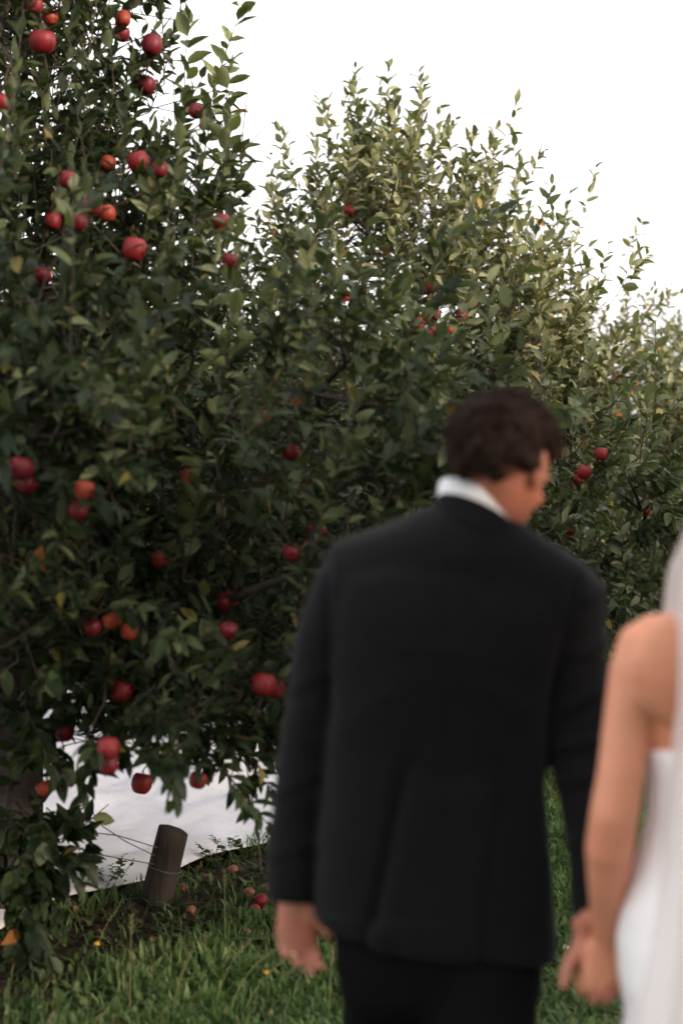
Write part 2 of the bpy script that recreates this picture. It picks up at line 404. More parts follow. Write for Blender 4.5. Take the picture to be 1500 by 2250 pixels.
class Tree: pass
def grow(base, H, prof, nclus, shoots, leaves, seed, L0=.082, zmin=.5, pale=.2, tops=(), extra=(), nocl=None, spread=.17, top_l=.95, upr=.1):
    """crown skeleton + leaves as arrays.  prof: (z, radius) pairs; tops: tips of upright shoots (x,y,z, n); extra: (x,y,z,sigma,shoots,leaf length factor, pale)"""
    g = np.random.default_rng(seed); t = Tree(); t.base = np.array([base[0], base[1], float(ground_z(base[0], base[1]))])
    pz = np.array([p[0] for p in prof]); pr = np.array([p[1] for p in prof])
    ph = g.uniform(0, 6.28, 8)
    def rad(z, th):
        r = np.interp(z, pz, pr)
        return r*(1+.11*np.sin(2*th+ph[0]+z)+.08*np.sin(3*th+ph[1]-1.7*z)+.06*np.sin(5*th+ph[2]+3*z))
    zz = np.linspace(pz[0], pz[-1], 200); wgt = np.interp(zz, pz, pr)**1.3+.03; wgt /= wgt.sum()
    C = []; tries = 0
    dmin = .24
    while len(C) < nclus and tries < 40000:
        tries += 1
        z = g.choice(zz, p=wgt); th = g.uniform(0, 2*math.pi); rho = math.sqrt(g.uniform(.12, 1.))
        r = rad(z, th)*rho*.93
        p = np.array([base[0]+r*math.cos(th), base[1]+r*math.sin(th), z])
        if nocl is not None and nocl(p): continue
        if C and min(np.linalg.norm(np.array(C)-p, axis=1)) < dmin: dmin *= .999; continue
        C.append(p)
    C = np.array(C); kind = np.zeros(len(C))
    sg = np.full(len(C), spread); ns = np.full(len(C), shoots); lf = np.ones(len(C)); pl = np.zeros(len(C))
    for e in extra:
        C = np.vstack([C, e[:3]]); sg = np.append(sg, e[3]); ns = np.append(ns, e[4]); lf = np.append(lf, e[5]); pl = np.append(pl, e[6])
    # shoots
    ci = np.repeat(np.arange(len(C)), ns.astype(int)); S = len(ci)
    p0 = C[ci]+g.standard_normal((S, 3))*sg[ci][:, None]*np.array([1, 1, .9])
    axis_pt = np.stack([np.full(S, base[0]), np.full(S, base[1]), np.maximum(.6, p0[:, 2]-.7)], 1)
    out = unit(p0-axis_pt)
    rel = np.clip((p0[:, 2]-.6)/(H-.6), 0, 1)
    up = np.array([0, 0, 1.])
    d = unit(out*.75+up*(-.15+.9*rel+g.uniform(-.25, .45, S))[:, None]+.42*g.standard_normal((S, 3)))
    ln = g.uniform(.16, .36, S)*(1+.25*rel)
    ui = g.random(S) < upr*np.clip(rel*2.2, .2, 1)                        # upright water shoots
    d = np.where(ui[:, None], unit(out*.12+up+.16*g.standard_normal((S, 3))), d); ln = np.where(ui, ln*1.5+.06, ln)
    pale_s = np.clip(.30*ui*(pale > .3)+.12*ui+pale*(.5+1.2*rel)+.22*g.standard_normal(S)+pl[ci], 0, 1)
    lfs = lf[ci]
    for (tx, ty, tz, n) in tops:                   # long upright shoots
        ll = .30+.06*g.random(n)
        dd = unit(np.array([(tx-base[0])*.20, (ty-base[1])*.1, 1.])[None]+.07*g.standard_normal((n, 3)))
        q = np.empty((n, 3)); q[0] = (tx, ty, tz)
        for i_ in range(1, n): q[i_] = q[i_-1]-dd[i_-1]*ll[i_-1]*.86
        p0 = np.vstack([p0, q-dd*ll[:, None]]); d = np.vstack([d, dd]); ln = np.append(ln, ll)
        pale_s = np.append(pale_s, np.clip(.75+.15*g.standard_normal(n), 0, 1)); lfs = np.append(lfs, np.full(n, top_l))
    S = len(p0)
    K = leaves
    ti = np.linspace(.12, 1., K)[None, :]+.03*g.standard_normal((S, K))
    perp = unit(np.cross(d, unit(g.standard_normal((S, 3))))); per2 = np.cross(d, perp)
    az = (np.arange(K)*2.4)[None, :]+g.uniform(0, 6.28, (S, 1))+.3*g.standard_normal((S, K))
    lat = np.cos(az)[..., None]*perp[:, None]+np.sin(az)[..., None]*per2[:, None]
    pos = p0[:, None]+d[:, None]*(ti*ln[:, None])[..., None]
    op = (1.05-.55*np.clip(ti, 0, 1))[..., None]+.12*g.standard_normal((S, K, 1))
    ld = unit(d[:, None]*np.cos(op)+lat*np.sin(op)+np.array([0, 0, -.22])+.16*g.standard_normal((S, K, 3)))
    nrm = up[None, None]*.75-d[:, None]*.15+lat*(-.1)+out_pad(out, S)[:, None]*.35+.42*g.standard_normal((S, K, 3))
    nrm = unit(nrm-ld*(nrm*ld).sum(-1, keepdims=True))
    L = L0*lfs[:, None]*g.uniform(.72, 1.22, (S, K))*(1-.35*np.clip(ti-.75, 0, 1)*2)
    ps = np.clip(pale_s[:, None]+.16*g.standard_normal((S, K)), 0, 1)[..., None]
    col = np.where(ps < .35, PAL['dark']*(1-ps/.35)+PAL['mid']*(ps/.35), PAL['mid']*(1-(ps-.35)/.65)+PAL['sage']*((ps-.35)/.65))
    u = g.random((S, K, 1))
    col = np.where(u < .02, PAL['yellow'], col); col = np.where(u < .006, PAL['rust'], col)
    col = col*g.uniform(.8, 1.25, (S, K, 1))
    flat = lambda a: a.reshape(-1, a.shape[-1]) if a.ndim == 3 else a.ravel()
    t.O, t.D, t.N, t.L, t.C = flat(pos), flat(ld), flat(nrm), flat(L), flat(col)
    t.ps = flat(ps)[:, 0] if flat(ps).ndim == 2 else flat(ps)
    t.u = u.ravel()
    n = len(t.O)
    t.W = g.uniform(.17, .25, n); t.fold = g.uniform(.15, .7, n); t.curl = g.uniform(0., .32, n); t.wav = .12*g.standard_normal((n, 11))
    keep = np.ones(n, bool)
    lowok = np.zeros(S, bool); lowok[:len(ci)] = ci >= nclus_eff(C, extra)
    keep &= (t.O[:, 2] > zmin+.12*np.sin(t.O[:, 0]*7)+.06*np.sin(t.O[:, 1]*11)) | np.repeat(lowok, K)
    keep &= t.O[:, 2] > .06
    t.keep = keep
    t.p0, t.d, t.ln, t.ci, t.clus = p0, d, ln, ci, C
    t.H = H; t.g = g; t.nmain = len(C)-len(extra)
    return t
def nclus_eff(C, extra): return len(C)-len(extra)
def out_pad(o, S):
    return o if len(o) == S else np.vstack([o, np.tile([0, 0, .2], (S-len(o), 1))])

def tube_arrays(P0, P1, r0, r1, bend, k=3):
    """many thin 2-segment tubes at once -> V,T"""
    n = len(P0); mid = (P0+P1)/2+bend
    d = unit(P1-P0); a = unit(np.cross(d, np.array([.3, .2, .93])+0*d)); b = np.cross(d, a)
    ang = np.arange(k)*2*math.pi/k
    ringdir = np.cos(ang)[None, :, None]*a[:, None]+np.sin(ang)[None, :, None]*b[:, None]
    V = np.stack([P0[:, None]+ringdir*r0[:, None, None], mid[:, None]+ringdir*((r0+r1)/2)[:, None, None], P1[:, None]+ringdir*r1[:, None, None]], 1)
    T = []
    for s in range(2):
        for j in range(k):
            a_, b_ = s*k+j, s*k+(j+1) % k
            T += [(a_, b_, b_+k), (a_, b_+k, a_+k)]
    T = np.array(T)
    return V.reshape(-1, 3), (T[None]+(np.arange(n)*3*k)[:, None, None]).reshape(-1, 3)

def proj(Pw):
    D = Pw[:, 1]
    return 750+Pw[:, 0]/D*FPX, 1125-(Pw[:, 2]-CAM_H)/D*FPX, D

def realise(t, name, label, group, nleaf, trunk_r, trunk_top, lean=(0, 0), extra_twigs=None, var=None):
    root = empty(name, t.base); tag(root, label, 'tree', group)
    b = t.base; g = t.g
    # trunk
    k = 7; zs = np.linspace(-.05, trunk_top, k)
    tp = [np.array([b[0]+lean[0]*max(0., z/trunk_top)**1.3+.02*math.sin(3*z+b[0]), b[1]+lean[1]*(z/trunk_top)+.02*math.cos(2.6*z), b[2]+z]) for z in zs]
    tr = [trunk_r*(1.35 if i == 0 else 1.05 if i == 1 else 1-.72*(i/(k-1))**1.1) for i in range(k)]
    mb = MB(); mb.tube(tp, tr, 14)
    me = mb.mesh('trunk'); V = get_co(me); N = get_no(me); V += N*(nz(V, 9., b[0])*.018)[:, None]; set_co(me, V)
    sub = link('trunk', me, M_BARK, root)
    # limbs: each cluster hangs on the nearest nearer-to-trunk node
    nodes = [p for p in tp[2:]]; parent = [-1]*len(nodes); limb = [-1]*len(nodes); desc = [0]*len(nodes)
    nm = t.nmain; order = np.argsort(np.linalg.norm(t.clus[:nm]-np.array([b[0], b[1], 1.2]), axis=1)); order = list(order)+list(range(len(t.clus)-1, nm-1, -1)); nl = 0
    NI = []
    for i in order:
        p = t.clus[i]; A = np.array(nodes)
        dist = np.linalg.norm(A-p, axis=1)+.5*np.maximum(0, A[:, 2]-p[2])
        dist[:len(tp)-2] *= .8
        j = int(np.argmin(dist)); nodes.append(p); parent.append(j); desc.append(0)
        if j < len(tp)-2: limb.append(nl); nl += 1
        else: limb.append(limb[j])
        q = len(nodes)-1
        while parent[q] >= 0: q = parent[q]; desc[q] += 1
    lm = [MB() for _ in range(nl)]
    for q in range(len(tp)-2, len(nodes)):
        a = nodes[parent[q]]; c = nodes[q]
        r1 = .004+.0031*math.sqrt(desc[q]+.3); r0 = min(trunk_r*.6, r1*1.25+.002)
        m_ = (a+c)/2+np.array([0, 0, .12*np.linalg.norm((c-a)[:2])])*(.5 if c[2] > a[2] else 1)+g.standard_normal(3)*.02
        m2 = a*.75+c*.25+(m_-(a+c)/2)*.75; m3 = a*.25+c*.75+(m_-(a+c)/2)*.75
        lm[limb[q]].tube([a, m2, m_, m3, c], [r0, r0*.9+r1*.1, (r0+r1)/2, r1, r1*.9], 6, round_ends=False)
    for m_ in lm:
        if m_.n: m_.build('branch', M_BARK, root)
    # twigs
    S = len(t.p0); src = t.p0.copy()
    nC = len(t.ci); src[:nC] = t.clus[t.ci]+.45*(t.p0[:nC]-t.clus[t.ci])*g.random((nC, 1))+.03*g.standard_normal((nC, 3))
    for s in range(nC, S):
        dd = np.linalg.norm(t.clus-t.p0[s], axis=1)+.6*np.maximum(0, t.clus[:, 2]-t.p0[s, 2]); src[s] = t.clus[int(np.argmin(dd))]
    kept = np.ones(S, bool); kk = t.keep.reshape(S, -1); kept &= kk.mean(1) > .35
    V1, F1 = tube_arrays(src[kept], t.p0[kept], np.full(kept.sum(), .0032), np.full(kept.sum(), .0028), .035*g.standard_normal((kept.sum(), 3)))
    V2, F2 = tube_arrays(t.p0[kept], (t.p0+t.d*t.ln[:, None])[kept], np.full(kept.sum(), .0034), np.full(kept.sum(), .0018), .006*g.standard_normal((kept.sum(), 3)))
    Vs, Fs, off = [V1, V2], [F1, F2+len(V1)], len(V1)+len(V2)
    if extra_twigs:
        A = np.array([e[0] for e in extra_twigs]); B = np.array([e[1] for e in extra_twigs])
        V3, F3 = tube_arrays(A, B, np.full(len(A), .0035), np.full(len(A), .0025), .015*g.standard_normal((len(A), 3)))
        Vs.append(V3); Fs.append(F3+off)
    o = link('twigs', tri_mesh('twigs', np.concatenate(Vs), np.concatenate(Fs)), M_TWIG, root); o['kind'] = 'stuff'
    # leaves: the ones that show largest are single objects
    single = np.zeros(len(t.O), bool)
    if nleaf:
        mid = t.O+t.D*(t.L*.5)[:, None]; px, py, D = proj(mid)
        inf = t.keep & (px > 0) & (px < 1500) & (py > 0) & (py < 2250)
        view = unit(mid-np.array([0, 0, CAM_H])); area = np.abs((t.N*view).sum(1))*t.L**2/D**2
        cell = (np.floor(px/16).astype(int)*1000+np.floor(py/16).astype(int))
        best = {}
        for i in np.where(inf)[0]:
            c = cell[i]
            if c not in best or D[i] < D[best[c]]: best[c] = i
        cand = np.array(sorted(set(best.values()))); cand = cand[np.argsort(-area[cand])][:nleaf]; single[cand] = True
        for i in cand:
            k_ = 'rust' if t.u[i] < .006 else 'yellow' if t.u[i] < .02 else 'dark' if t.ps[i] < .2 else 'mid' if t.ps[i] < .5 else 'pale' if t.ps[i] < .75 else 'sage'
            me = (var or VARS)[k_][int(i) % 4]
            lo = bpy.data.objects.new('leaf', me); COL.objects.link(lo); lo.parent = root
            Bv = np.cross(t.D[i], t.N[i]); Lf = t.L[i]
            mtx = Matrix(((Bv[0]*Lf, t.D[i][0]*Lf, t.N[i][0]*Lf, t.O[i][0]-b[0]), (Bv[1]*Lf, t.D[i][1]*Lf, t.N[i][1]*Lf, t.O[i][1]-b[1]),
                          (Bv[2]*Lf, t.D[i][2]*Lf, t.N[i][2]*Lf, t.O[i][2]-b[2]), (0, 0, 0, 1)))
            lo.matrix_local = mtx
    m_ = t.keep & ~single
    LV = leaf_verts(t.O[m_], t.D[m_], t.N[m_], t.L[m_], t.W[m_], t.fold[m_], t.curl[m_], t.wav[m_])
    n = len(LV)
    F = (LF[None]+(np.arange(n)*11)[:, None, None]).reshape(-1, 3)
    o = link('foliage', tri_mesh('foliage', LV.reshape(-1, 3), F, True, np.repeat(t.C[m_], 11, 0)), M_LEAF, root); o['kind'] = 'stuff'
    return root

def Q(px, py, D, *r): return (*P(px, py, D), *r)
# tree beside the post
t1 = grow(T1, 4.5, [(.80, 1.3), (1.0, 1.42), (1.5, 1.5), (1.9, 1.5), (2.1, 1.25), (2.35, .86), (2.7, .56), (3.3, .52), (3.9, .60), (4.4, .4)],
          185, 19, 14, 11, L0=.074, spread=.145, zmin=.70, pale=.14, top_l=1.25, upr=.22, nocl=lambda p: p[0]-T1[0] > .62 and p[2] > 2.12,
          tops=[Q(530, 20, 5.3, 3), Q(505, 130, 5.2, 3), Q(415, 40, 5.2, 2), Q(545, 185, 5.2, 2), Q(510, 270, 5.0, 2), Q(745, 560, 4.5, 3), Q(670, 560, 4.5, 2), Q(1000, 830, 4.3, 3), Q(820, 800, 4.2, 2), Q(520, 640, 4.3, 3), Q(600, 620, 4.4, 2), Q(900, 900, 4.3, 2), Q(950, 940, 4.2, 2)],
          extra=[Q(75, 1790, 4.9, .05, 7, 1.15, -.1), Q(85, 1880, 4.9, .05, 8, 1.2, -.1), Q(40, 1840, 4.8, .08, 10, 1.2, -.05), Q(60, 1920, 4.9, .06, 8, 1.2, -.1), Q(10, 1930, 4.9, .06, 6, 1.2, -.1), Q(120, 1580, 4.7, .07, 7, 1.1, -.1),
                 Q(700, 720, 4.45, .13, 10, 1.05, .25), Q(640, 860, 4.3, .15, 11, 1.05, .12), Q(850, 900, 4.4, .14, 11, 1.05, .25), Q(930, 1000, 4.35, .13, 11, 1.08, .3), Q(930, 1110, 4.35, .10, 8, 1.05, .15),
                 Q(780, 1050, 4.4, .16, 12, 1.0, .05), Q(760, 800, 4.5, .12, 9, 1.0, .25), Q(680, 1250, 4.3, .15, 10, 1., 0),
                 Q(330, 1560, 4.5, .07, 8, 1.05, -.1), Q(450, 1620, 4.5, .06, 8, 1.05, -.1), Q(540, 1630, 4.6, .06, 8, 1.05, -.1), Q(240, 1550, 4.6, .07, 7, 1.05, -.1), Q(150, 1560, 4.6, .07, 6, 1.05, -.1), Q(420, 1560, 4.3, .12, 9, 1.05, -.1),
                 Q(270, 930, 3.95, .09, 7, 1.05, .3), Q(120, 960, 3.95, .09, 6, 1.05, .2)])
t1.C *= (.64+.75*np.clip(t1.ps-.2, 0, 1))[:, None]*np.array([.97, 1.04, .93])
t1.keep &= ~((t1.O[:, 2] < .60) & (t1.O[:, 0] > -.86))
t1.keep &= ~((t1.O[:, 2] > 2.5) & (t1.O[:, 0] > -.36))
t2 = grow(T2, 4.5, [(.45, 1.1), (1., 1.6), (2., 1.65), (2.5, 1.4), (2.9, 1.0), (3.3, .62), (3.6, .36), (3.8, .2)],
          150, 14, 14, 22, L0=.095, zmin=.45, pale=.52, upr=.45, spread=.15, top_l=1.05,
          tops=[Q(780, 150, 9.3, 4), Q(800, 240, 9.2, 4), Q(920, 158, 9.4, 3), Q(900, 250, 9.2, 4), Q(700, 215, 9.3, 3), Q(690, 300, 9.3, 4), Q(860, 220, 9.1, 4), Q(985, 270, 9.4, 3), Q(1040, 300, 9.3, 4), Q(1070, 380, 9.3, 3),
                Q(1130, 420, 9.4, 2), Q(1250, 430, 9.6, 3), Q(1215, 490, 9.5, 2), Q(950, 350, 9., 4), Q(760, 350, 8.9, 4), Q(840, 330, 8.9, 4), Q(600, 450, 9.3, 3), Q(560, 470, 9.4, 2), Q(640, 480, 9.2, 2), Q(1270, 610, 9.2, 3), Q(1200, 560, 9, 3),
                Q(870, 520, 8.3, 4), Q(960, 560, 8.3, 3), Q(720, 520, 8.5, 3)],
          extra=[Q(830, 430, 9., .15, 8, 1., .35), Q(950, 470, 9., .16, 8, 1., .3), Q(1050, 520, 9.1, .15, 7, 1., .25), Q(730, 490, 9.1, .15, 8, 1., .3), Q(870, 360, 9.2, .12, 4, 1., .4),
                 Q(1150, 590, 9., .2, 12, 1., .2), Q(1120, 760, 8.5, .2, 13, 1., .1), Q(1000, 640, 8.5, .2, 12, 1., .05), Q(620, 560, 9.2, .2, 12, 1., .15), Q(600, 660, 9.2, .22, 14, 1., .05), Q(1240, 720, 8.9, .2, 13, 1., .2)])
t3 = grow(T3, 3.6, [(.4, 1.2), (1., 1.75), (2., 1.8), (2.6, 1.4), (3.0, 1.0), (3.3, .5)], 115, 13, 12, 33, L0=.10, zmin=.4, pale=.48, upr=.35,
          tops=[Q(1440, 632, 13.2, 3), Q(1400, 650, 13.2, 3), Q(1375, 690, 13., 3), Q(1330, 680, 13., 3), Q(1280, 650, 13.2, 2), Q(1460, 740, 13.1, 2)],
          extra=[Q(1300, 750, 12.6, .28, 16, 1., .35), Q(1380, 800, 12.4, .28, 16, 1., .25), Q(1230, 800, 12.4, .25, 14, 1., .25)])
t4 = grow(T4, 3.9, [(.4, 1.2), (1., 1.8), (2., 1.9), (2.8, 1.4), (3.4, .9), (3.7, .4)], 90, 10, 12, 44, L0=.115, zmin=.4, pale=.42,
          tops=[Q(1490, 700, 17.2, 3), Q(1510, 730, 17.2, 3), Q(1475, 760, 17., 3)])
TREES = [t1, t2, t3, t4]

# ------------------------------------------------------------------ apples
def apple_mesh(name, lop=0., squash=1.):
    prof = [(0, .30), (.10, .335), (.22, .40), (.36, .42), (.46, .30), (.5, .10), (.48, -.12), (.40, -.30), (.27, -.42), (.14, -.44), (.06, -.40), (0, -.37)]
    k = 14; V = []; 
    for (r, z) in prof:
        for j in range(k):
            th = 2*math.pi*j/k; rr = r*(1+.03*math.sin(5*th)*(1 if z < 0 else .3)+lop*math.cos(th))
            V.append((rr*math.cos(th), rr*math.sin(th), z*squash))
    m = MB(); F = []
    for i in range(len(prof)-1):
        for j in range(k):
            a = i*k+j; b = i*k+(j+1) % k; F.append((a, b, b+k, a+k))
    m.add(V, F); me = m.mesh(name)
    return me
APPLE_ME = []
for i, (lop, sq) in enumerate([(.02, 1.), (.06, .93), (.04, 1.06)]):
    for j, mm in enumerate(M_APPLE):
        me = apple_mesh('apple', lop, sq); me.materials.append(mm); APPLE_ME.append((j, me))
OLD_ME = apple_mesh('apple', .08, .9); OLD_ME.materials.append(M_APPLE_OLD)
sm = MB(); sm.tube([(0, 0, .28), (.02, 0, .45), (.06, .02, .62)], [.028, .022, .03], 6); STEM_ME = sm.mesh('stem'); STEM_ME.materials.append(M_TWIG)
def put_apple(p, diam, tone, label, group, upright=True, old=False):
    me = OLD_ME if old else random.choice([m for j, m in APPLE_ME if j == tone])
    o = bpy.data.objects.new('apple', me); COL.objects.link(o); o.location = p; o.scale = (diam,)*3
    o.rotation_euler = (random.uniform(-.35, .35), random.uniform(-.35, .35), random.uniform(0, 6.28)) if upright else (random.uniform(0, 6.28), random.uniform(.4, 2.), random.uniform(0, 6.28))
    tag(o, label, 'apple', group)
    s = bpy.data.objects.new('stem', STEM_ME); COL.objects.link(s); s.parent = o
    return o
TW = {0: [], 1: [], 2: [], 3: []}
def hang(px, py, dpx, ti, tone, label, group, real=.078):
    t = TREES[ti]
    v = P(px, py, 1.)-np.array([0, 0, CAM_H])
    c = t.O[t.keep]+t.D[t.keep]*(t.L[t.keep]*.5)[:, None]-np.array([0, 0, CAM_H])
    vn = v/np.linalg.norm(v); al = c@vn; pd = np.linalg.norm(c-al[:, None]*vn, axis=1)
    hit = np.sort(al[pd < .045])
    want = real*FPX/dpx
    if len(hit) == 0: al0 = want
    else: al0 = float(np.clip(want, hit[0]-.05, hit[min(2, len(hit)-1)]+.02)) if ti < 2 else hit[0]
    p = np.array([0, 0, CAM_H])+vn*al0
    diam = float(np.clip(dpx*al0/FPX, .055, .092))
    put_apple(p, diam, tone, label, group)
    cc = t.O+t.D*(t.L*.5)[:, None]; rel = cc-p; dist = np.linalg.norm(rel, axis=1)
    # leaves do not pass through the fruit, and few hang straight in front of its lit face
    front = (np.linalg.norm(rel-np.outer(rel@vn, vn), axis=1) < diam*.42) & (rel@vn < 0) & (np.random.default_rng(int(px+py)).random(len(cc)) < (.34 if ti == 0 else .45))
    t.keep &= ~((dist < diam*.55) | (front & (dist < .45)))
    top = p+np.array([0, 0, diam*.55])
    j = int(np.argmin(np.linalg.norm(t.p0-(top+vn*.06), axis=1)))
    TW[ti].append((t.p0[j], top))
A1 = [(92, 92, 56, 0), (333, 100, 44, 1), (270, 42, 34, 2), (322, 188, 40, 1), (148, 395, 40, 1), (237, 360, 30, 2), (304, 357, 48, 0), (170, 490, 38, 1), (118, 487, 36, 0), (205, 455, 32, 0), (296, 549, 52, 0),
      (486, 487, 38, 1), (508, 575, 40, 1), (5, 225, 36, 0), (77, 12, 34, 0), (45, 1030, 56, 1), (60, 1062, 46, 1), (186, 1078, 40, 2), (172, 1122, 36, 1), (350, 1230, 38, 2), (285, 1387, 36, 2), (202, 1380, 34, 1),
      (245, 1365, 30, 2), (500, 1325, 52, 0), (502, 1387, 30, 1), (268, 1520, 50, 0), (580, 1505, 56, 0), (606, 1513, 42, 1), (697, 1168, 38, 0), (642, 1215, 34, 1), (238, 1645, 48, 0), (240, 1680, 42, 1), (312, 1722, 46, 0),
      (142, 1610, 42, 1), (435, 1715, 40, 1), (98, 1733, 34, 2), (95, 605, 30, 1), (640, 995, 30, 0), (268, 75, 36, 1), (110, 40, 32, 2), (415, 1050, 28, 2), (235, 470, 30, 2), (430, 245, 30, 1), (350, 372, 34, 1)]
SP1 = {(580, 1505): "large bright red apple close beside the man's sleeve", (606, 1513): "dark red apple half behind another right by the man's sleeve", (92, 92): 'largest bright red apple in the top of the big dark tree',
       (312, 1722): 'red apple on the lowest twig, hanging over the white cloth above the post', (697, 1168): "bright red apple just above the man's sloping shoulder", (508, 575): 'dark crimson apple at the outer edge of the big tree against paler foliage',
       (268, 1520): 'big red apple on the low boughs, above a pair hanging over the white cloth'}
HUE = ['bright red', 'dark crimson', 'orange-red']
for a in A1:
    where = 'high in the crown of the big dark tree' if a[1] < 620 else 'among the shaded middle leaves of the big dark tree' if a[1] < 1300 else 'on the low boughs of the big dark tree near the post'
    hang(*a[:3], 0, a[3], SP1.get(a[:2], HUE[a[3]]+' apple '+where), 'apples on the tree beside the post')
A2 = [(765, 463, 26, 0), (848, 560, 18, 2), (755, 650, 29, 0), (672, 636, 30, 0), (690, 632, 27, 0), (665, 580, 20, 0), (798, 635, 20, 2), (805, 662, 18, 2), (942, 630, 28, 1), (920, 713, 29, 2), (952, 735, 32, 0),
      (957, 692, 24, 1), (1015, 692, 26, 1), (985, 727, 20, 0), (880, 617, 18, 2)]
for a in A2: hang(*a[:3], 1, a[3], 'small '+HUE[a[3]]+' apple on the tree with tall pale shoots against the sky', 'apples on the tall pale-shooted tree')
A3 = [(1237, 995, 28, 0), (1320, 998, 31, 0), (1282, 1038, 33, 0), (1268, 1052, 27, 0), (1440, 1078, 26, 0), (1428, 1094, 22, 0), (1420, 1125, 24, 2), (1447, 997, 22, 1), (1252, 1165, 22, 1), (1352, 826, 18, 0), (1395, 850, 18, 2), (1355, 915, 18, 2)]
for a in A3: hang(*a[:3], 1 if a[0] < 1340 and a[1] > 950 else 2, a[3], HUE[a[3]]+" apple in the foliage between the man's head and the veil", "apples beyond the man's shoulder", .075)

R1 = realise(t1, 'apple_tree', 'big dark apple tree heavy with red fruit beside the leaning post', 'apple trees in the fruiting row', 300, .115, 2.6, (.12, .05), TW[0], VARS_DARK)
R2 = realise(t2, 'apple_tree', 'apple tree with tall pale shoots rising against the sky', 'apple trees in the fruiting row', 300, .10, 3.0, (.05, 0), TW[1])
R3 = realise(t3, 'apple_tree', 'low yellowish apple tree next after the one with tall pale shoots', 'apple trees in the fruiting row', 200, .10, 2.4, (0, 0), TW[2] or None)
R4 = realise(t4, 'apple_tree', 'last small apple tree at the far end of the fruiting row', 'apple trees in the fruiting row', 0, .10, 2.6)
# the next row, seen only through gaps: one tree with its parts, copied
tb = grow((-3.2, 11.5), 3.5, [(.4, 1.2), (1., 1.8), (2., 1.8), (2.8, 1.3), (3.3, .6)], 75, 9, 12, 55, L0=.13, zmin=.35, pale=.2)
RB = realise(tb, 'apple_tree', 'dark apple tree of the next row behind the white cloth', 'apple trees of the next row', 0, .10, 2.3)
for (x, y, rz) in [(-5.2, 8.1, 1.), (-2.3, 13.2, .3), (-1.35, 15.0, 2.2), (-.4, 16.9, 5.5), (.5, 18.6, 4.), (1.5, 20.5, 1.9), (2.6, 22.4, 5.1), (3.6, 24.6, .8), (4.7, 26.6, 2.9), (5.7, 28.7, 3.7), (6.8, 30.8, 4.4), (8., 33.2, 1.4)]:
    c = RB.copy(); COL.objects.link(c); c.location = (x, y, float(ground_z(x, y))); c.rotation_euler = (0, 0, rz); c.scale = (1, 1, 1)
    for ch in list(RB.children):
        d = ch.copy(); COL.objects.link(d); d.parent = c; d.matrix_parent_inverse = ch.matrix_parent_inverse

# the row on the other side of the alley, beside the photographer: it shades the lower part of the scene from the low sun
for i, s_ in enumerate((-7.4, -4.6, -1.7, 1.2, 4.3, 7.4)):
    x = E0[0]+EU[0]*s_-EV[0]*6.4; y = E0[1]+EU[1]*s_-EV[1]*6.4
    c = RB.copy(); COL.objects.link(c); c.location = (x, y, float(ground_z(x, y))); c.rotation_euler = (0, 0, 1.3*i+.4); c.scale = (1.05, 1.05, 1.5 if s_ < 2 else 1.08)  # out of view; those sunward of the big dark tree stretched taller to shade it
    c['label'] = 'apple tree in the row across the grass alley'; c['group'] = 'apple trees across the alley'
    for ch in list(RB.children):
        d = ch.copy(); COL.objects.link(d); d.parent = c; d.matrix_parent_inverse = ch.matrix_parent_inverse

# ------------------------------------------------------------------ people
def lin(a, b, n): return [np.asarray(a)*(1-i/(n-1))+np.asarray(b)*i/(n-1) for i in range(n)]
def hand(mb, W, d, n, t, scale=1., curls=((50, 55, 35),)*4, spread=.06, thumb=(.45, .35, .85), tcurl=20):
    """adds palm + five fingers. W wrist centre, d distal, n palm side (fingers curl to it), t thumb side"""
    W = np.asarray(W, float); d = unit(np.asarray(d, float)); n = np.asarray(n, float); n = unit(n-d*n.dot(d)); t0 = np.cross(d, n); t = t0 if t0.dot(np.asarray(t, float)) > 0 else -t0
    s = scale; out = {}
    def pt(a, b, c): return W+(d*a+t*b+n*c)*s
    rings = []; ang = np.arange(16)*2*math.pi/16
    for (a, hw, ht, off) in [(-.03, .027, .020, 0), (0, .028, .019, 0), (.025, .036, .018, .002), (.055, .041, .016, .001), (.085, .041, .0135, 0), (.098, .036, .010, 0)]:
        c = pt(a, off, .004*(a > .01))
        rings.append(c+np.outer(np.cos(ang)*hw*s, t)+np.outer(np.sin(ang)*ht*s, n))
    mb.loft(rings)
    mb.ellipsoid(pt(.035, .022, .012), (.017*s, .026*s, .014*s), np.stack([t, d, n], 1))    # thumb mound
    fl = [(.0295, .074, .0090), (.0098, .082, .0093), (-.0098, .076, .0088), (-.0285, .059, .0078)]
    for i, (b, ln, r) in enumerate(fl):
        base = pt(.088-.004*abs(i-1), b, 0); dirv = unit(d+t*spread*(1.2-i*.9)); cur = base-dirv*.012*s; pts = [cur, base]; rad = [r*s*1.05, r*s*1.05]
        ca = 0
        cu = curls[i if len(curls) > 1 else 0]
        for seg, (fr, cc) in enumerate(zip((.46, .30, .24), cu)):
            ca += R(cc); v = dirv*math.cos(ca)+n*math.sin(ca)
            for q in (.5, 1.):
                pts.append(pts[-1]+v*ln*fr*s*.5); rad.append(r*s*(1-.09*seg-.04*q)*(1.05 if q == 1. and seg < 2 else .97))
        mb.tube(pts, rad, 10); out[i] = (pts, dirv)
    b0 = pt(.015, .026, .006); dv = unit(d*thumb[0]+t*thumb[2]+n*thumb[1])
    pts = [pt(.008, .014, .005), b0, b0+dv*.022*s, b0+dv*.042*s]; ax = np.cross(dv, n); 
    dv2 = unit(dv*math.cos(R(tcurl))+unit(d+.2*n)*math.sin(R(tcurl))); pts += [pts[-1]+dv2*.014*s, pts[-1]+dv2*.030*s]
    mb.tube(pts, [.015*s, .014*s, .0125*s, .0115*s, .0112*s, .0092*s], 10)
    return out

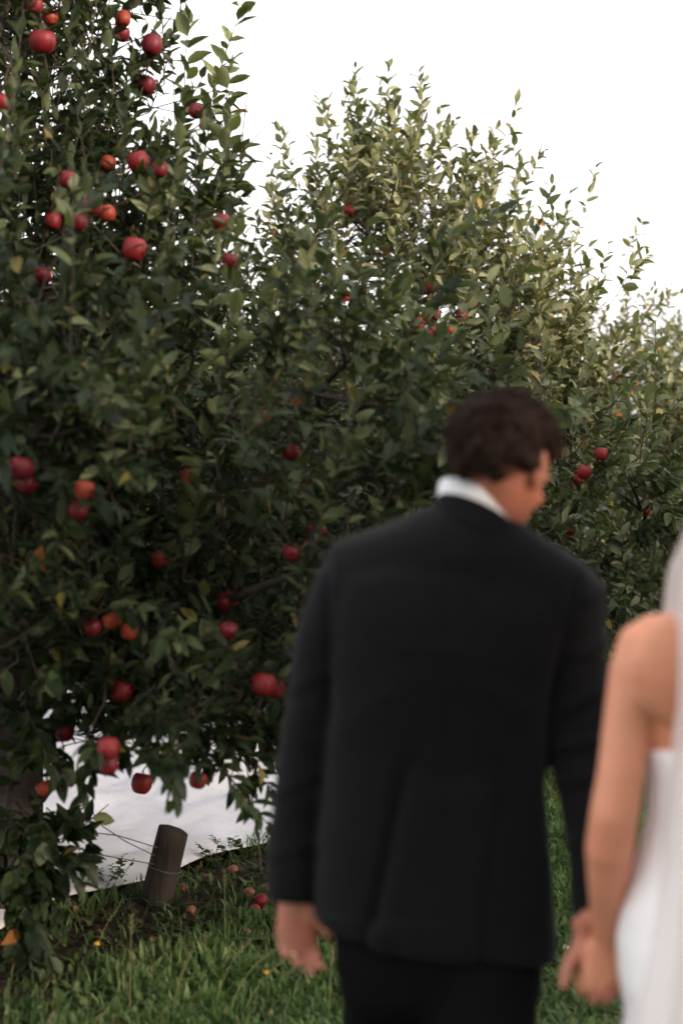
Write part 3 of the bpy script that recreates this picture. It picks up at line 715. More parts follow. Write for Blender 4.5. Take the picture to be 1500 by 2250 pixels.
def head(mb, C, Rm, s=1., fem=False):
    """skull, jaw, nose, brow, lips, ears; face along local +y"""
    C = np.asarray(C, float); Rm = np.asarray(Rm)
    def W(v): return C+(np.asarray(v, float)*s)@Rm.T
    rings = []; ang = np.arange(24)*2*math.pi/24
    for (z, cy, hw, hd) in [(-.123, .050, .014, .014), (-.116, .048, .030, .030), (-.095, .034, .046, .054), (-.065, .018, .058, .074), (-.03, .006, .068, .088), (0, -.002, .074, .096), (.03, -.006, .077, .099), (.065, -.010, .070, .090), (.092, -.012, .052, .068), (.110, -.012, .028, .038), (.117, -.012, .010, .014)]:
        rings.append(np.array([W((hw*math.cos(a), cy+hd*math.sin(a), z)) for a in ang]))
    mb.loft(rings)
    rot = Rm
    mb.ellipsoid(W((0, .094, -.035)), (.012*s, .013*s, .026*s), rot); mb.ellipsoid(W((0, .101, -.052)), (.014*s, .012*s, .010*s), rot)
    for sx in (-1, 1):
        mb.ellipsoid(W((sx*.032, .082, .018)), (.024*s, .012*s, .008*s), rot)
        mb.ellipsoid(W((sx*.040, .064, -.035)), (.022*s, .016*s, .020*s), rot)
        mb.ellipsoid(W((sx*.079, -.008, -.010)), (.009*s, .019*s, .031*s), rot); mb.ellipsoid(W((sx*.085, -.014, .004)), (.006*s, .014*s, .020*s), rot)
        mb.ellipsoid(W((sx*.079, .002, -.036)), (.008*s, .010*s, .010*s), rot)
    mb.ellipsoid(W((0, .092, -.076)), (.024*s, .010*s, .005*s), rot); mb.ellipsoid(W((0, .091, -.086)), (.021*s, .010*s, .006*s), rot)
    mb.ellipsoid(W((0, .072, -.108)), (.018*s, .014*s, .012*s), rot)
    return W

def hair_blob(name, parent, W, Rm, s, mtl, cap, nclump, cr, nstrand, sl, seed):
    """curly hair: lumpy clumps over the scalp plus loose curls. cap(v) says whether a scalp direction carries hair"""
    g = np.random.default_rng(seed); mb = MB(); pts = []
    mb.ellipsoid(W((0, -.018, .030)), (.078*s, .094*s, .084*s), Rm, 20, 14)
    ga = math.pi*(3-math.sqrt(5)); n = nclump*2
    for i in range(n):
        z = 1-2*(i+.5)/n; r = math.sqrt(1-z*z); v = np.array([r*math.cos(ga*i), r*math.sin(ga*i), z])
        if not cap(v): continue
        b = np.array([v[0]*.080, v[1]*.100-.013, v[2]*.090+.016]); pts.append((b, v))
        rr = cr*g.uniform(.7, 1.25); mb.ellipsoid(W(b+v*cr*g.uniform(.1, .75)), (rr*s, rr*s*g.uniform(.7, 1.), rr*s*g.uniform(.7, 1.)), Rm, 8, 6)
    me = voxel(mb.mesh('h'), .0045, 1, 'hair')
    V = get_co(me); N = get_no(me); V += N*(nz(V, 60., seed)*.007+nz(V, 130., seed+2)*.004)[:, None]; set_co(me, V)
    o = link('hair', me, mtl, parent)
    cb = MB()
    for i in range(nstrand):
        b, v = pts[g.integers(len(pts))]; v = unit(v+.4*g.standard_normal(3))
        if not cap(v+np.array([0, 0, -.08])): continue
        b = b+v*cr*.7+.006*g.standard_normal(3)
        a = unit(np.cross(v, g.standard_normal(3))); c = np.cross(v, a); ph = g.uniform(0, 6.28); rad = g.uniform(.004, .008)
        cb.tube([W(b+v*(sl*q)+a*rad*math.cos(ph+q*7)+c*rad*math.sin(ph+q*7)) for q in np.linspace(0, 1, 7)], [.0013*s]*6+[.0005*s], 3, round_ends=False)
    if nstrand:
        q = cb.build('curls', mtl, o); q['kind'] = 'stuff'
    return o

def Rz(a): c, s = math.cos(a), math.sin(a); return np.array([[c, -s, 0], [s, c, 0], [0, 0, 1]])
def Rx(a): c, s = math.cos(a), math.sin(a); return np.array([[1, 0, 0], [0, c, -s], [0, s, c]])
def Ry(a): c, s = math.cos(a), math.sin(a); return np.array([[c, 0, s], [0, 1, 0], [-s, 0, c]])
def ell(cx, cy, z, hw, hd, k=32, e=2.3, yaw=0.):
    a = np.arange(k)*2*math.pi/k; c, s = np.cos(a), np.sin(a)
    x = np.sign(c)*np.abs(c)**(2/e)*hw; y = np.sign(s)*np.abs(s)**(2/e)*hd
    return np.stack([cx+x*math.cos(yaw)-y*math.sin(yaw), cy+x*math.sin(yaw)+y*math.cos(yaw), np.full(k, z)], 1)

# ---- the man in the black suit
MD = 2.6; MS = MD/FPX
MROOT = P(985, 1125, MD); man = empty('person', (MROOT[0], MD, float(ground_z(MROOT[0], MD))))
tag(man, 'man in a black suit walking with head bowed, seen from behind', 'person')
GZ = float(ground_z(MROOT[0], MD))
def px_ring(y, l, r, D, hd, e=2.5, yaw=0.):
    c = P((l+r)/2, y, D); return ell(c[0], D, c[2], (r-l)/2*D/FPX, hd, 36, e, yaw)
# hands / wrists
LW = P(643, 1955, 2.62); RW = P(1294, 2040, 2.435)
L_arm = [P(775, 1275, 2.61), P(735, 1400, 2.62), P(712, 1500, 2.63), P(680, 1650, 2.64), P(655, 1800, 2.64), P(645, 1900, 2.63), LW]
R_arm = [P(1245, 1330, 2.6), P(1250, 1400, 2.6), P(1258, 1500, 2.6), P(1278, 1610, 2.59), P(1300, 1710, 2.57), P(1316, 1800, 2.54), P(1324, 1900, 2.51), P(1318, 1990, 2.49), RW]
mb = MB()
hR = Rz(R(-35))@Rx(R(-27))@Ry(R(4))
HC = P(1106, 1020, 2.58)
MW = head(mb, HC, hR)
mb.tube([P(1050, 1180, 2.6), P(1055, 1120, 2.6), P(1072, 1080, 2.59), P(1088, 1050, 2.58)], [.066, .062, .060, .058], 18)
# hidden trunk and limbs under the clothes keep the body one figure
mb.loft([px_ring(y, l, r, MD, hd) for (y, l, r, hd) in [(1160, 950, 1160, .06), (1220, 820, 1230, .08), (1300, 760, 1220, .09), (1500, 770, 1160, .09), (1700, 775, 1150, .085), (1900, 770, 1150, .09), (2050, 780, 1140, .09)]])
mb.tube(L_arm, [.05, .045, .043, .040, .034, .030, .026], 12); mb.tube(R_arm, [.05, .045, .043, .042, .042, .038, .034, .029, .026], 12)
LEG = {-1: [P(850, 2060, 2.63), P(840, 2250, 2.68), P(850, 2500, 2.78), P(855, 2750, 2.9), np.array([P(860, 2750, 2.9)[0], 2.9, GZ+.10])],
       1: [P(1040, 2060, 2.58), P(1045, 2250, 2.56), P(1040, 2500, 2.54), P(1030, 2750, 2.46), np.array([P(1030, 2750, 2.46)[0], 2.42, GZ+.10])]}
for s_ in (-1, 1): mb.tube(LEG[s_], [.075, .07, .055, .05, .04], 12)
fL = hand(mb, LW+np.array([0, -.004, -.012]), (.10, -.04, -1), (.28, -1, 0), (1, .28, 0), .98, ((26, 36, 26), (28, 40, 30), (36, 48, 34), (46, 54, 34)), .06, (.75, .25, .45), 25)
fR = hand(mb, RW+np.array([0, -.004, -.006]), (.26, .02, -1), (.15, -1, 0), (-1, -.15, 0), 1.0, ((52, 78, 40), (54, 80, 42), (56, 82, 42), (58, 82, 42)), .05, (.6, .25, .75), 30)
body = link('body', voxel(mb.mesh('b'), .0050, 4, 'body'), M_SKIN, man)
for sx in (-1, 1):
    e = MB(); e.ellipsoid(MW((sx*.032, .0755, -.004)), (.011, .011, .010), hR); e.build('eye', M_EYE, man)
# wedding ring on the left ring finger
pts, _ = fL[2]; a, b = pts[2], pts[3]; dr = unit(b-a); c = a*.5+b*.5; x = unit(np.cross(dr, [0, 0, 1.])); y = np.cross(dr, x); rg = MB()
rings = []
for i in range(24):
    th = 2*math.pi*i/24; o_ = x*math.cos(th)+y*math.sin(th)
    rings.append(np.array([c+o_*(.0104+.0016*math.cos(q))+dr*.0042*math.sin(q) for q in np.arange(6)*math.pi/3]))
rings.append(rings[0]); rg.loft(rings, False); rg.build('ring', M_GOLD, man)
# jacket
mb = MB()
st = []   # yoke across the shoulders (sections in the YZ plane)
for (x_, top, bot, D, hd) in [(716, 1218, 1330, 2.61, .05), (735, 1188, 1400, 2.61, .072), (800, 1165, 1430, 2.60, .092), (880, 1140, 1440, 2.595, .104), (960, 1106, 1440, 2.59, .108), (1050, 1098, 1440, 2.585, .108), (1130, 1140, 1440, 2.585, .106), (1200, 1186, 1440, 2.59, .10), (1270, 1228, 1430, 2.59, .085), (1310, 1262, 1410, 2.60, .066), (1326, 1300, 1370, 2.60, .045)]:
    a = P(x_, top, D); b = P(x_, bot, D); zc = (a[2]+b[2])/2; hz = (a[2]-b[2])/2; an = np.arange(28)*2*math.pi/28
    st.append(np.stack([np.full(28, a[0]), D+.012+hd*np.sign(np.cos(an))*np.abs(np.cos(an))**.8, zc+hz*np.sign(np.sin(an))*np.abs(np.sin(an))**.8], 1))
mb.loft(st)
tor = [(1200, 800, 1230, .085), (1270, 735, 1275, .112), (1350, 725, 1262, .124), (1430, 722, 1240, .127), (1500, 722, 1212, .126), (1580, 720, 1200, .122), (1660, 714, 1196, .118), (1740, 706, 1194, .118), (1820, 700, 1198, .124), (1900, 697, 1206, .129), (1980, 694, 1213, .131), (2040, 692, 1217, .132), (2075, 694, 1216, .131)]
mb.loft([px_ring(y, l, r, MD, hd, 2.7) for (y, l, r, hd) in tor])
mb.tube(L_arm[:-1]+[P(641, 1978, 2.62)], [(.068, .074), (.071, .076), (.066, .072), (.058, .066), (.053, .060), (.050, .056), (.047, .052)], 20, axis=(1, 0, 0), round_ends=False)
mb.tube(R_arm[:-1]+[P(1333, 2030, 2.48)], [(.068, .074), (.068, .074), (.064, .070), (.066, .070), (.068, .070), (.063, .066), (.056, .060), (.049, .054), (.043, .050)], 20, axis=(1, 0, 0), round_ends=False)
me = voxel(mb.mesh('j'), .0065, 7, 'jacket')
V = get_co(me); N = get_no(me)
pxv, pyv, Dv = proj(V)
back = sstep(2.62, 2.54, V[:, 1])
hem = sstep(1700, 1760, pyv)
def crease(x0, y0, x1, y1, wdt, amp, ends=60):
    dx, dy = x1-x0, y1-y0; ln = math.hypot(dx, dy); u = ((pxv-x0)*dx+(pyv-y0)*dy)/ln; v = ((pxv-x0)*dy-(pyv-y0)*dx)/ln*-1
    return amp*np.exp(-(v/wdt)**2)*sstep(-ends, ends*.3, u)*sstep(ln+ends, ln-ends*.3, u)
dsp = np.zeros(len(V))
# two rear vents: the side panels lie lower than the middle one
lv = 893-(pyv-1700)*.20; rv = 1085-(pyv-1700)*.10
dsp += back*hem*(.0075*sstep(-12, 6, pxv-lv)*sstep(10, -8, pxv-rv)-.006*np.exp(-((pxv-lv+8)/13)**2)-.004*np.exp(-((pxv-rv-8)/12)**2))
dsp += crease(890, 1690, 815, 2060, 18, -.011)*back
dsp += back*(crease(985, 1180, 985, 2000, 7, -.003)+crease(890, 1425, 1060, 1440, 18, .002)+crease(930, 1470, 1040, 1400, 20, .002)+crease(1160, 1560, 1010, 1490, 24, .003)+crease(760, 1600, 860, 1520, 24, .0025))
dsp += crease(718, 1230, 722, 1560, 9, -.008)*back+crease(1262, 1290, 1215, 1520, 9, -.007)*back
for (x0, y0, x1, y1) in [(1240, 1560, 1345, 1500), (1225, 1640, 1350, 1620), (1230, 1720, 1370, 1690), (1270, 1440, 1335, 1410), (630, 1520, 730, 1470), (625, 1600, 720, 1660), (610, 1740, 700, 1700), (1290, 1320, 1330, 1290), (600, 1880, 700, 1850), (1270, 1850, 1390, 1800)]:
    dsp += (1. if x0 > 1000 else .4)*(crease(x0, y0, x1, y1, 15, .006, 30)-crease(x0, y0+26, x1, y1+26, 12, .005, 30))
dsp += nz(V, 6., 3.)*.005+nz(V, 18., 8.)*.0014
V += N*dsp[:, None]
# sloping hem and cuffs are cut by lowering the last rows
low = sstep(2000, 2085, pyv)*((pxv > 690) & (Dv < 2.9))*(V[:, 2] < P(0, 1990, 2.6)[2])*((pxv > 702) | (pyv > 2015))
V[:, 2] += low*(.050-.066*np.clip((pxv-700)/500, 0, 1))
set_co(me, V)
jacket = link('jacket', me, M_SUIT, man)
# collars: bands round the neck, lower in front and on the leaning side
def collar(name, mtl, parent, cpx, cpy, D, rx, ry, h0, h1, thick, sx, sy, flare, front_gap):
    C = P(cpx, cpy, D); m_ = MB(); rings = []; n = 48
    f = np.array([math.sin(R(18)), math.cos(R(18))])
    th0 = math.pi/2-R(18)
    for i in range(n+1):
        th = th0+front_gap+(2*math.pi-2*front_gap)*i/n
        ex, ey = math.cos(th), math.sin(th); dx, dy = rx*ex, ry*ey
        zo = -sx*dx-sy*dy
        sec = []
        for (hh, off) in [(h0, flare), (h0*.4+h1*.6, flare*.2), (h1, 0.)]: sec.append((hh, off))
        outr = [C+np.array([dx*(1+(o_)/rx), dy*(1+(o_)/ry), zo+hh]) for hh, o_ in sec]
        inr = [C+np.array([dx*(1+(o_-thick)/rx), dy*(1+(o_-thick)/ry), zo+hh]) for hh, o_ in reversed(sec)]
        rings.append(np.array(outr+inr))
    m_.loft(rings); o_ = m_.build(name, mtl, parent)
    b_ = o_.modifiers.new('s', 'SUBSURF'); b_.levels = 1; b_.render_levels = 1
    return o_
collar('shirt_collar', M_SHIRT, man, 1050, 1136, 2.595, .073, .075, -.03, .034, .007, .42, .30, .006, .18)
collar('jacket_collar', M_SUIT, jacket, 1050, 1150, 2.592, .080, .082, -.045, .012, .010, .44, .32, .014, .35)
# trousers
mb = MB()
mb.loft([px_ring(y, l, r, MD+.005, hd, 2.5) for (y, l, r, hd) in [(1960, 735, 1180, .10), (2040, 728, 1190, .115), (2110, 735, 1192, .118), (2170, 745, 1190, .112), (2220, 765, 1175, .09)]])
mb.tube([P(845, 2120, 2.62), P(838, 2250, 2.67), P(845, 2420, 2.74), P(850, 2600, 2.82), P(855, 2800, 2.9), LEG[-1][-1]+np.array([0, 0, -.04])], [(.085, .10), (.076, .092), (.07, .082), (.064, .07), (.06, .066), (.062, .07)], 20, axis=(1, 0, 0), round_ends=False)
mb.tube([P(1050, 2120, 2.59), P(1048, 2250, 2.56), P(1046, 2420, 2.54), P(1040, 2600, 2.5), P(1030, 2800, 2.45), LEG[1][-1]+np.array([0, 0, -.04])], [(.112, .115), (.108, .11), (.09, .096), (.075, .08), (.064, .07), (.064, .074)], 20, axis=(1, 0, 0), round_ends=False)
me = voxel(mb.mesh('t'), .008, 5, 'trousers'); V = get_co(me); N = get_no(me); V += N*(nz(V*np.array([1, 1, .5]), 9., 5.)*.008+nz(V, 24., 9.)*.002)[:, None]; set_co(me, V)
link('trousers', me, M_TROUSER, man)
for s_ in (-1, 1):
    e = LEG[s_][-1]; m_ = MB()
    rr = []
    for (dy, hw, zt) in [(-.09, .018, .05), (-.08, .032, .075), (-.03, .037, .10), (.03, .038, .095), (.09, .045, .065), (.15, .046, .05), (.19, .032, .042), (.205, .012, .03)]:
        an = np.arange(14)*2*math.pi/14; rr.append(np.stack([e[0]+hw*np.cos(an), np.full(14, e[1]+dy), GZ+zt/2+zt/2*np.sin(an)], 1))
    m_.loft(rr); m_.build('shoe', M_SHOE, man)
def cap_m(v):   # short at nape and round the ears, full on top
    return v[2] > (.5 if v[1] > .6 else .2 if abs(v[0]) > .5 and v[1] > -.18 else -.42 if abs(v[0]) > .5 else -.80 if v[1] < -.25 else -.02)
hair_blob('hair', man, MW, hR, 1.0, M_HAIR, cap_m, 420, .0150, 1700, .014, 4)

# ---- the bride
BD = 2.28; bx = P(1640, 0, BD)[0]
bride = empty('person', (bx, BD, float(ground_z(bx, BD)))); tag(bride, "bride in a white dress and long veil holding the man's hand", 'person')
BGZ = float(ground_z(bx, BD))
B_arm = [P(1414, 1425, 2.28), P(1394, 1480, 2.275), P(1374, 1600, 2.268), P(1363, 1700, 2.26), P(1348, 1790, 2.258), P(1339, 1865, 2.272), P(1336, 1950, 2.315), P(1332, 2010, 2.355), P(1330, 2056, 2.385)]
B_r = [.044, .042, .0375, .0375, .0385, .0395, .0335, .0275, .0225]
mb = MB()
def mir(p): return np.array([2*bx-p[0], p[1], p[2]])
# torso
bt = [(1345, 1545, 1735, .045), (1375, 1440, 1840, .062), (1420, 1402, 1878, .078), (1480, 1400, 1880, .09), (1560, 1408, 1872, .095), (1650, 1420, 1860, .092), (1760, 1432, 1848, .085), (1880, 1415, 1865, .09), (2000, 1385, 1895, .10), (2150, 1385, 1895, .10)]
mb.loft([px_ring(y, l, r, BD+.01, hd, 2.4) for (y, l, r, hd) in bt])
mb.tube([P(1500, 1385, BD+.01), P(1440, 1395, BD), P(1410, 1425, BD)], [.030, .036, .044], 14)
mb.tube([mir(P(1500, 1385, BD+.01)), mir(P(1440, 1395, BD)), mir(P(1410, 1425, BD))], [.030, .036, .044], 14)
mb.ellipsoid(P(1490, 1470, BD-.055), (.075, .03, .09))      # shoulder blade
mb.ellipsoid(mir(P(1490, 1470, BD-.055)), (.075, .03, .09))
mb.tube(B_arm, B_r, 18); mb.tube([mir(p)+np.array([0, .06*i/8, 0]) for i, p in enumerate(B_arm)], B_r, 18)
mb.tube([P(1640, 1370, BD), P(1640, 1290, BD+.01), P(1640, 1220, BD+.03)], [.054, .047, .046], 16)
bR = Rx(R(-6)); BH = P(1640, 1130, BD+.03); BWm = head(mb, BH, bR, .92, True)
BWp = B_arm[-1]
hand(mb, BWp+np.array([0, .002, -.008]), (-.05, .04, -1), (-.20, .97, 0), (-.97, -.2, 0), .90, ((48, 62, 40), (52, 64, 40), (54, 66, 40), (58, 66, 40)), .04, (.6, .95, .0), 15)
hand(mb, mir(BWp)+np.array([0, .062, -.008]), (.05, 0, -1), (-.8, .3, 0), (0, 1, 0), .88, ((20, 25, 15),)*4, .03)
for s_ in (-1, 1): mb.tube([np.array([bx+s_*.085, BD, CAM_H-.72]), np.array([bx+s_*.08, BD+.02, .5]), np.array([bx+s_*.075, BD, BGZ+.09]), np.array([bx+s_*.08, BD+.12, BGZ+.035])], [.075, .052, .035, .03], 12)
link('body', voxel(mb.mesh('b'), .0050, 4, 'body'), M_SKIN_B, bride)
for sx in (-1, 1):
    e = MB(); e.ellipsoid(BWm((sx*.032, .0755, -.004)), (.0105, .0105, .0095), bR); e.build('eye', M_EYE, bride)
# dress
mb = MB(); dr = [(1636, 1413, 1867, .104), (1660, 1414, 1866, .106), (1720, 1424, 1856, .102), (1800, 1421, 1859, .10), (1870, 1407, 1873, .108), (1940, 1387, 1893, .122), (2000, 1370, 1910, .134), (2070, 1358, 1922, .142), (2150, 1362, 1918, .145), (2250, 1384, 1896, .145), (2400, 1380, 1900, .16), (2650, 1340, 1940, .21), (2900, 1280, 2000, .28)]
rings = []
for i, (y, l, r, hd) in enumerate(dr):
    q = px_ring(y, l, r, BD+.01, hd, 2.2); 
    if i > 8:
        a = np.arange(36)*2*math.pi/36; q[:, :2] += (np.stack([np.cos(a), np.sin(a)], 1)*(np.sin(a*9)*.006*(i-8))[:, None])
    rings.append(q)
q = rings[-1].copy(); q[:, 2] = BGZ+.01; q[:, :2] = (q[:, :2]-[bx, BD])*1.25+[bx, BD]; rings.append(q)
mb.loft(rings)
me = voxel(mb.mesh('d'), .008, 5, 'dress'); V = get_co(me); N = get_no(me); V += N*(nz(V*np.array([1, 1, .35]), 8., 2.)*.008)[:, None]; set_co(me, V)
link('dress', me, M_DRESS, bride)
def cap_b(v): return v[2] > (.45 if v[1] > .5 else -.55 if v[1] < .2 else -.1)
hb = hair_blob('hair', bride, BWm, bR, .92, M_HAIR_B, cap_b, 160, .013, 0, .02, 9)
m_ = MB(); m_.ellipsoid(BWm((0, -.105, .0)), (.04, .028, .04)); m_.build('bun', M_HAIR_B, hb)
# veil: gathered at the crown, falls down the back
nu, nv = 90, 110; Vv = []; a0 = P(0, 1040, BD)[2]
for j in range(nv):
    q = j/(nv-1); z = 1.685*(1-q)+(BGZ+.02)*q if q < 1 else BGZ+.02
    pyv_ = 1125-(z-CAM_H)/(BD-.1)*FPX
    hw = np.interp(pyv_, [1000, 1060, 1120, 1180, 1260, 1350, 1500, 1640, 1900, 2300, 3200], [.02, .055, .082, .098, .122, .130, .132, .134, .15, .2, .42])
    bk = np.interp(pyv_, [1000, 1060, 1120, 1250, 1400, 1640, 2000, 2400, 3200], [.05, .10, .14, .15, .16, .16, .19, .24, .5])
    for i in range(nu):
        u = i/(nu-1)*2-1; th = u*math.pi*.5
        fold = (.010*math.sin(u*26+q*3)+.006*math.sin(u*47-q*5))*min(1, q*6)
        Vv.append((bx+hw*math.sin(th)*1.0+fold*.3, BD+.02-bk*max(0., math.cos(th))**.22-fold, z))
idx = np.arange(nu*nv).reshape(nv, nu)
a, b, c, d = idx[:-1, :-1].ravel(), idx[:-1, 1:].ravel(), idx[1:, 1:].ravel(), idx[1:, :-1].ravel()
link('veil', tri_mesh('veil', Vv, np.concatenate([np.stack([a, b, c], 1), np.stack([a, c, d], 1)])), M_VEIL, bride)

# ------------------------------------------------------------------ cut post, wires
pb = P(338, 1990, 5.62); pt_ = P(383, 1826, 5.62); gz = float(ground_z(pb[0], pb[1])); pb[2] = gz-.04
post = empty('wooden_post', (pb[0], pb[1], gz)); tag(post, 'thick weathered wooden post sawn off short and leaning in the grass', 'post')
ax = unit(pt_-pb); mb = MB(); rings = []; k = 28; u_ = unit(np.cross(ax, [0, 1., 0])); v_ = np.cross(ax, u_)
for q in np.linspace(0, 1, 9):
    an = np.arange(k)*2*math.pi/k; rr = .062*(1+.05*np.sin(3*an+1)+.03*np.sin(7*an+q*2)+.015*np.sin(13*an))*(1.02-.04*q)
    rings.append(pb+(pt_-pb)*q+np.outer(np.cos(an)*rr, u_)+np.outer(np.sin(an)*rr, v_))
rings[-1] = rings[-1]+np.outer((rings[-1]-pt_)@u_, ax)*.12
r2 = pt_+ax*.004+(rings[-1]-pt_)*.93; mb.loft(rings+[r2]); mb.build('shaft', M_POST, post)
mb = MB(); cc = pb+(pt_-pb)*.55; rr = []
for i in range(25):
    th = 2*math.pi*i/24; o_ = u_*math.cos(th)+v_*math.sin(th); rr.append(np.array([cc+o_*(.066+.0025*math.cos(q))+ax*.0025*math.sin(q) for q in np.arange(6)*math.pi/3]))
mb.loft(rr, False); mb.build('wire_wrap', M_WIRE, post)
for i, (pth, lab) in enumerate([([(165, 1715, 5.4), (190, 1765, 5.45), (225, 1815, 5.5), (275, 1848, 5.55), (340, 1880, 5.58)], 'thin wire curving up from the cut post into the leaves'),
                                ([(40, 1812, 5.42), (170, 1825, 5.5), (260, 1836, 5.55), (345, 1862, 5.58)], 'upper slack wire stretched level from the cut post to the trunk'),
                                ([(40, 1850, 5.42), (165, 1862, 5.5), (230, 1880, 5.55), (345, 1900, 5.58)], 'lower slack wire stretched from the cut post to the trunk')]):
    mb = MB(); mb.tube([P(*q) for q in pth], [.0022]*len(pth), 6); o_ = mb.build('fence_wire', M_WIRE); tag(o_, lab, 'wire', 'wires at the cut post')

# ------------------------------------------------------------------ grass, weeds, litter, fallen fruit
def blades(x, y, h, wd, cols, g, lean=.5, segs=2):
    n = len(x); z = ground_z(x, y)-.01; az = g.uniform(0, 6.28, n); ln = np.abs(g.standard_normal(n))*lean
    dx, dy = np.cos(az), np.sin(az); px_, py_ = -dy, dx
    O = np.stack([x, y, z], 1); F2 = np.stack([dx, dy, 0*dx], 1); S2 = np.stack([px_, py_, 0*dx], 1); U = np.array([0, 0, 1.])
    tilt = g.normal(0, .5, n); S2 = S2*np.cos(tilt)[:, None]+F2*np.sin(tilt)[:, None]
    def at(q): return O+U*(h*(q-.30*ln*q*q))[:, None]+F2*(h*ln*q*q)[:, None]
    V = np.stack([at(0)-S2*wd[:, None]*.35, at(0)+S2*wd[:, None]*.35, at(.5)-S2*wd[:, None]*.5, at(.5)+S2*wd[:, None]*.5, at(.82)-S2*wd[:, None]*.32, at(.82)+S2*wd[:, None]*.32, at(1.)], 1)
    F = np.array([(0, 1, 3), (0, 3, 2), (2, 3, 5), (2, 5, 4), (4, 5, 6)])
    return V.reshape(-1, 3), (F[None]+(np.arange(n)*7)[:, None, None]).reshape(-1, 3), np.repeat(cols, 7, 0)
def grass():
    g = np.random.default_rng(5)
    def scatter(n, y0, y1, wide):
        y = y0+(y1-y0)*g.random(n)**.9; x = (g.random(n)*2-1)*(.27*y+wide); return x, y
    x1, y1 = scatter(125000, 3.2, 8.6, .4); x2, y2 = scatter(30000, 8.6, 18., 1.5)
    x3 = g.uniform(-5, 5, 22000); y3 = g.uniform(-2.5, 6, 22000)
    x = np.concatenate([x1, x2, x3]); y = np.concatenate([y1, y2, y3])
    s, v = rowco(x, y); q = np.stack([x, y, 0*x], 1)
    patch = nz(q, 2.2, 4.); pn = nz(q, 6., 9.)
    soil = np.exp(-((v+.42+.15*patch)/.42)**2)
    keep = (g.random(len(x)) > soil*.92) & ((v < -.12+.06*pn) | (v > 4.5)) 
    # the alley is mown shorter further out, tussocky near
    x, y, v, patch, pn, soil = [a_[keep] for a_ in (x, y, v, patch, pn, soil)]; n = len(x)
    h = (.04+.045*g.random(n)+.09*np.clip(patch, 0, 1)+.04*np.clip(pn, -.3, 1))*(1-.25*soil); h = np.clip(h, .025, .2)
    wide = g.random(n) < .3
    wd = np.where(wide, g.uniform(.012, .024, n), g.uniform(.005, .009, n))*(1+.05*np.clip(y-6, 0, 8))
    base = np.array([.082, .148, .045]); dk = np.array([.05, .094, .03]); lt = np.array([.155, .235, .085]); st = np.array([.17, .15, .075])
    u = np.clip(.45+.55*patch+.28*g.standard_normal(n), 0, 1)[:, None]
    c = np.where(u < .5, dk*(1-2*u)+base*2*u, base*(2-2*u)+lt*(2*u-1))
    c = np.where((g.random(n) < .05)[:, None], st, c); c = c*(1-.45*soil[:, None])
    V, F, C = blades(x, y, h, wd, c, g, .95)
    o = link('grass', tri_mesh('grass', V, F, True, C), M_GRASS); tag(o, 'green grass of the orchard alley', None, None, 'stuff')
    # dead leaves on the soil strip
    n = 4200; s = g.uniform(-3, 11, n); v = g.normal(-.4, .3, n); ok = v < -.1; s, v = s[ok], v[ok]; n = len(s)
    x = E0[0]+EU[0]*s+EV[0]*v; y = E0[1]+EU[1]*s+EV[1]*v
    O = np.stack([x, y, ground_z(x, y)+.002+.01*g.random(n)], 1); D = unit(np.stack([g.standard_normal(n), g.standard_normal(n), .25*g.standard_normal(n)], 1))
    N = np.array([0, 0, 1.])+.28*g.standard_normal((n, 3)); N = unit(N-D*(N*D).sum(1, keepdims=True))
    pal = np.array([[.06, .038, .022], [.10, .06, .03], [.035, .025, .018], [.14, .085, .04], [.05, .055, .02]]); c = pal[g.integers(0, 5, n)]*g.uniform(.4, .85, (n, 1))
    LV = leaf_verts(O, D, N, g.uniform(.028, .06, n), g.uniform(.2, .3, n), g.uniform(.1, .6, n), g.uniform(-.2, .2, n), .2*g.standard_normal((n, 11)))
    o = link('leaf_litter', tri_mesh('leaf_litter', LV.reshape(-1, 3), (LF[None]+(np.arange(n)*11)[:, None, None]).reshape(-1, 3), True, np.repeat(c, 11, 0)), M_LITTER)
    tag(o, 'brown dead leaves lying under the trees', None, None, 'stuff')
grass()
def ground_at(px, py):
    D = CAM_H*FPX/(py-1125)
    for _ in range(4):
        x = (px-750)/FPX*D; D = (CAM_H-float(ground_z(x, D)))*FPX/(py-1125)
    return (px-750)/FPX*D, D
for (px, py, dpx, old) in [(548, 1973, 28, 1), (575, 1990, 30, 0), (512, 1922, 26, 1), (560, 2008, 26, 0), (402, 1962, 26, 1), (4, 1985, 36, 0), (26, 2004, 30, 1), (70, 1998, 26, 0), (455, 1940, 24, 1),
                           (584, 1962, 26, 1), (160, 2012, 28, 1), (1218, 1752, 20, 1), (1228, 1738, 20, 0), (1212, 1770, 20, 1), (1416, 1760, 20, 0), (540, 2060, 26, 1), (420, 2010, 26, 1)]:
    x, D = ground_at(px, py); dm = min(.075, dpx*D/FPX)
    put_apple((x, D, float(ground_z(x, D))+dm*.36), dm, 0, ('browning' if old else 'red')+' windfall apple lying on the ground '+('near the cut post' if px > 380 and px < 700 else 'at the foot of the big trunk' if px < 380 else 'beyond the couple'+chr(39)+'s joined hands'), 'windfall apples', False, bool(old))
M_YEL = mat('dandelion_yellow', (.55, .32, .03), .7, .2, 60, .2); M_WHT = mat('clover_white', (.7, .66, .6), .8, .2, 60, .15); M_STK = mat('dry_stalk', (.13, .14, .06), .7, .2, 40, .25); M_GST = mat('green_stalk', (.06, .10, .03), .6, .3, 40, .2)
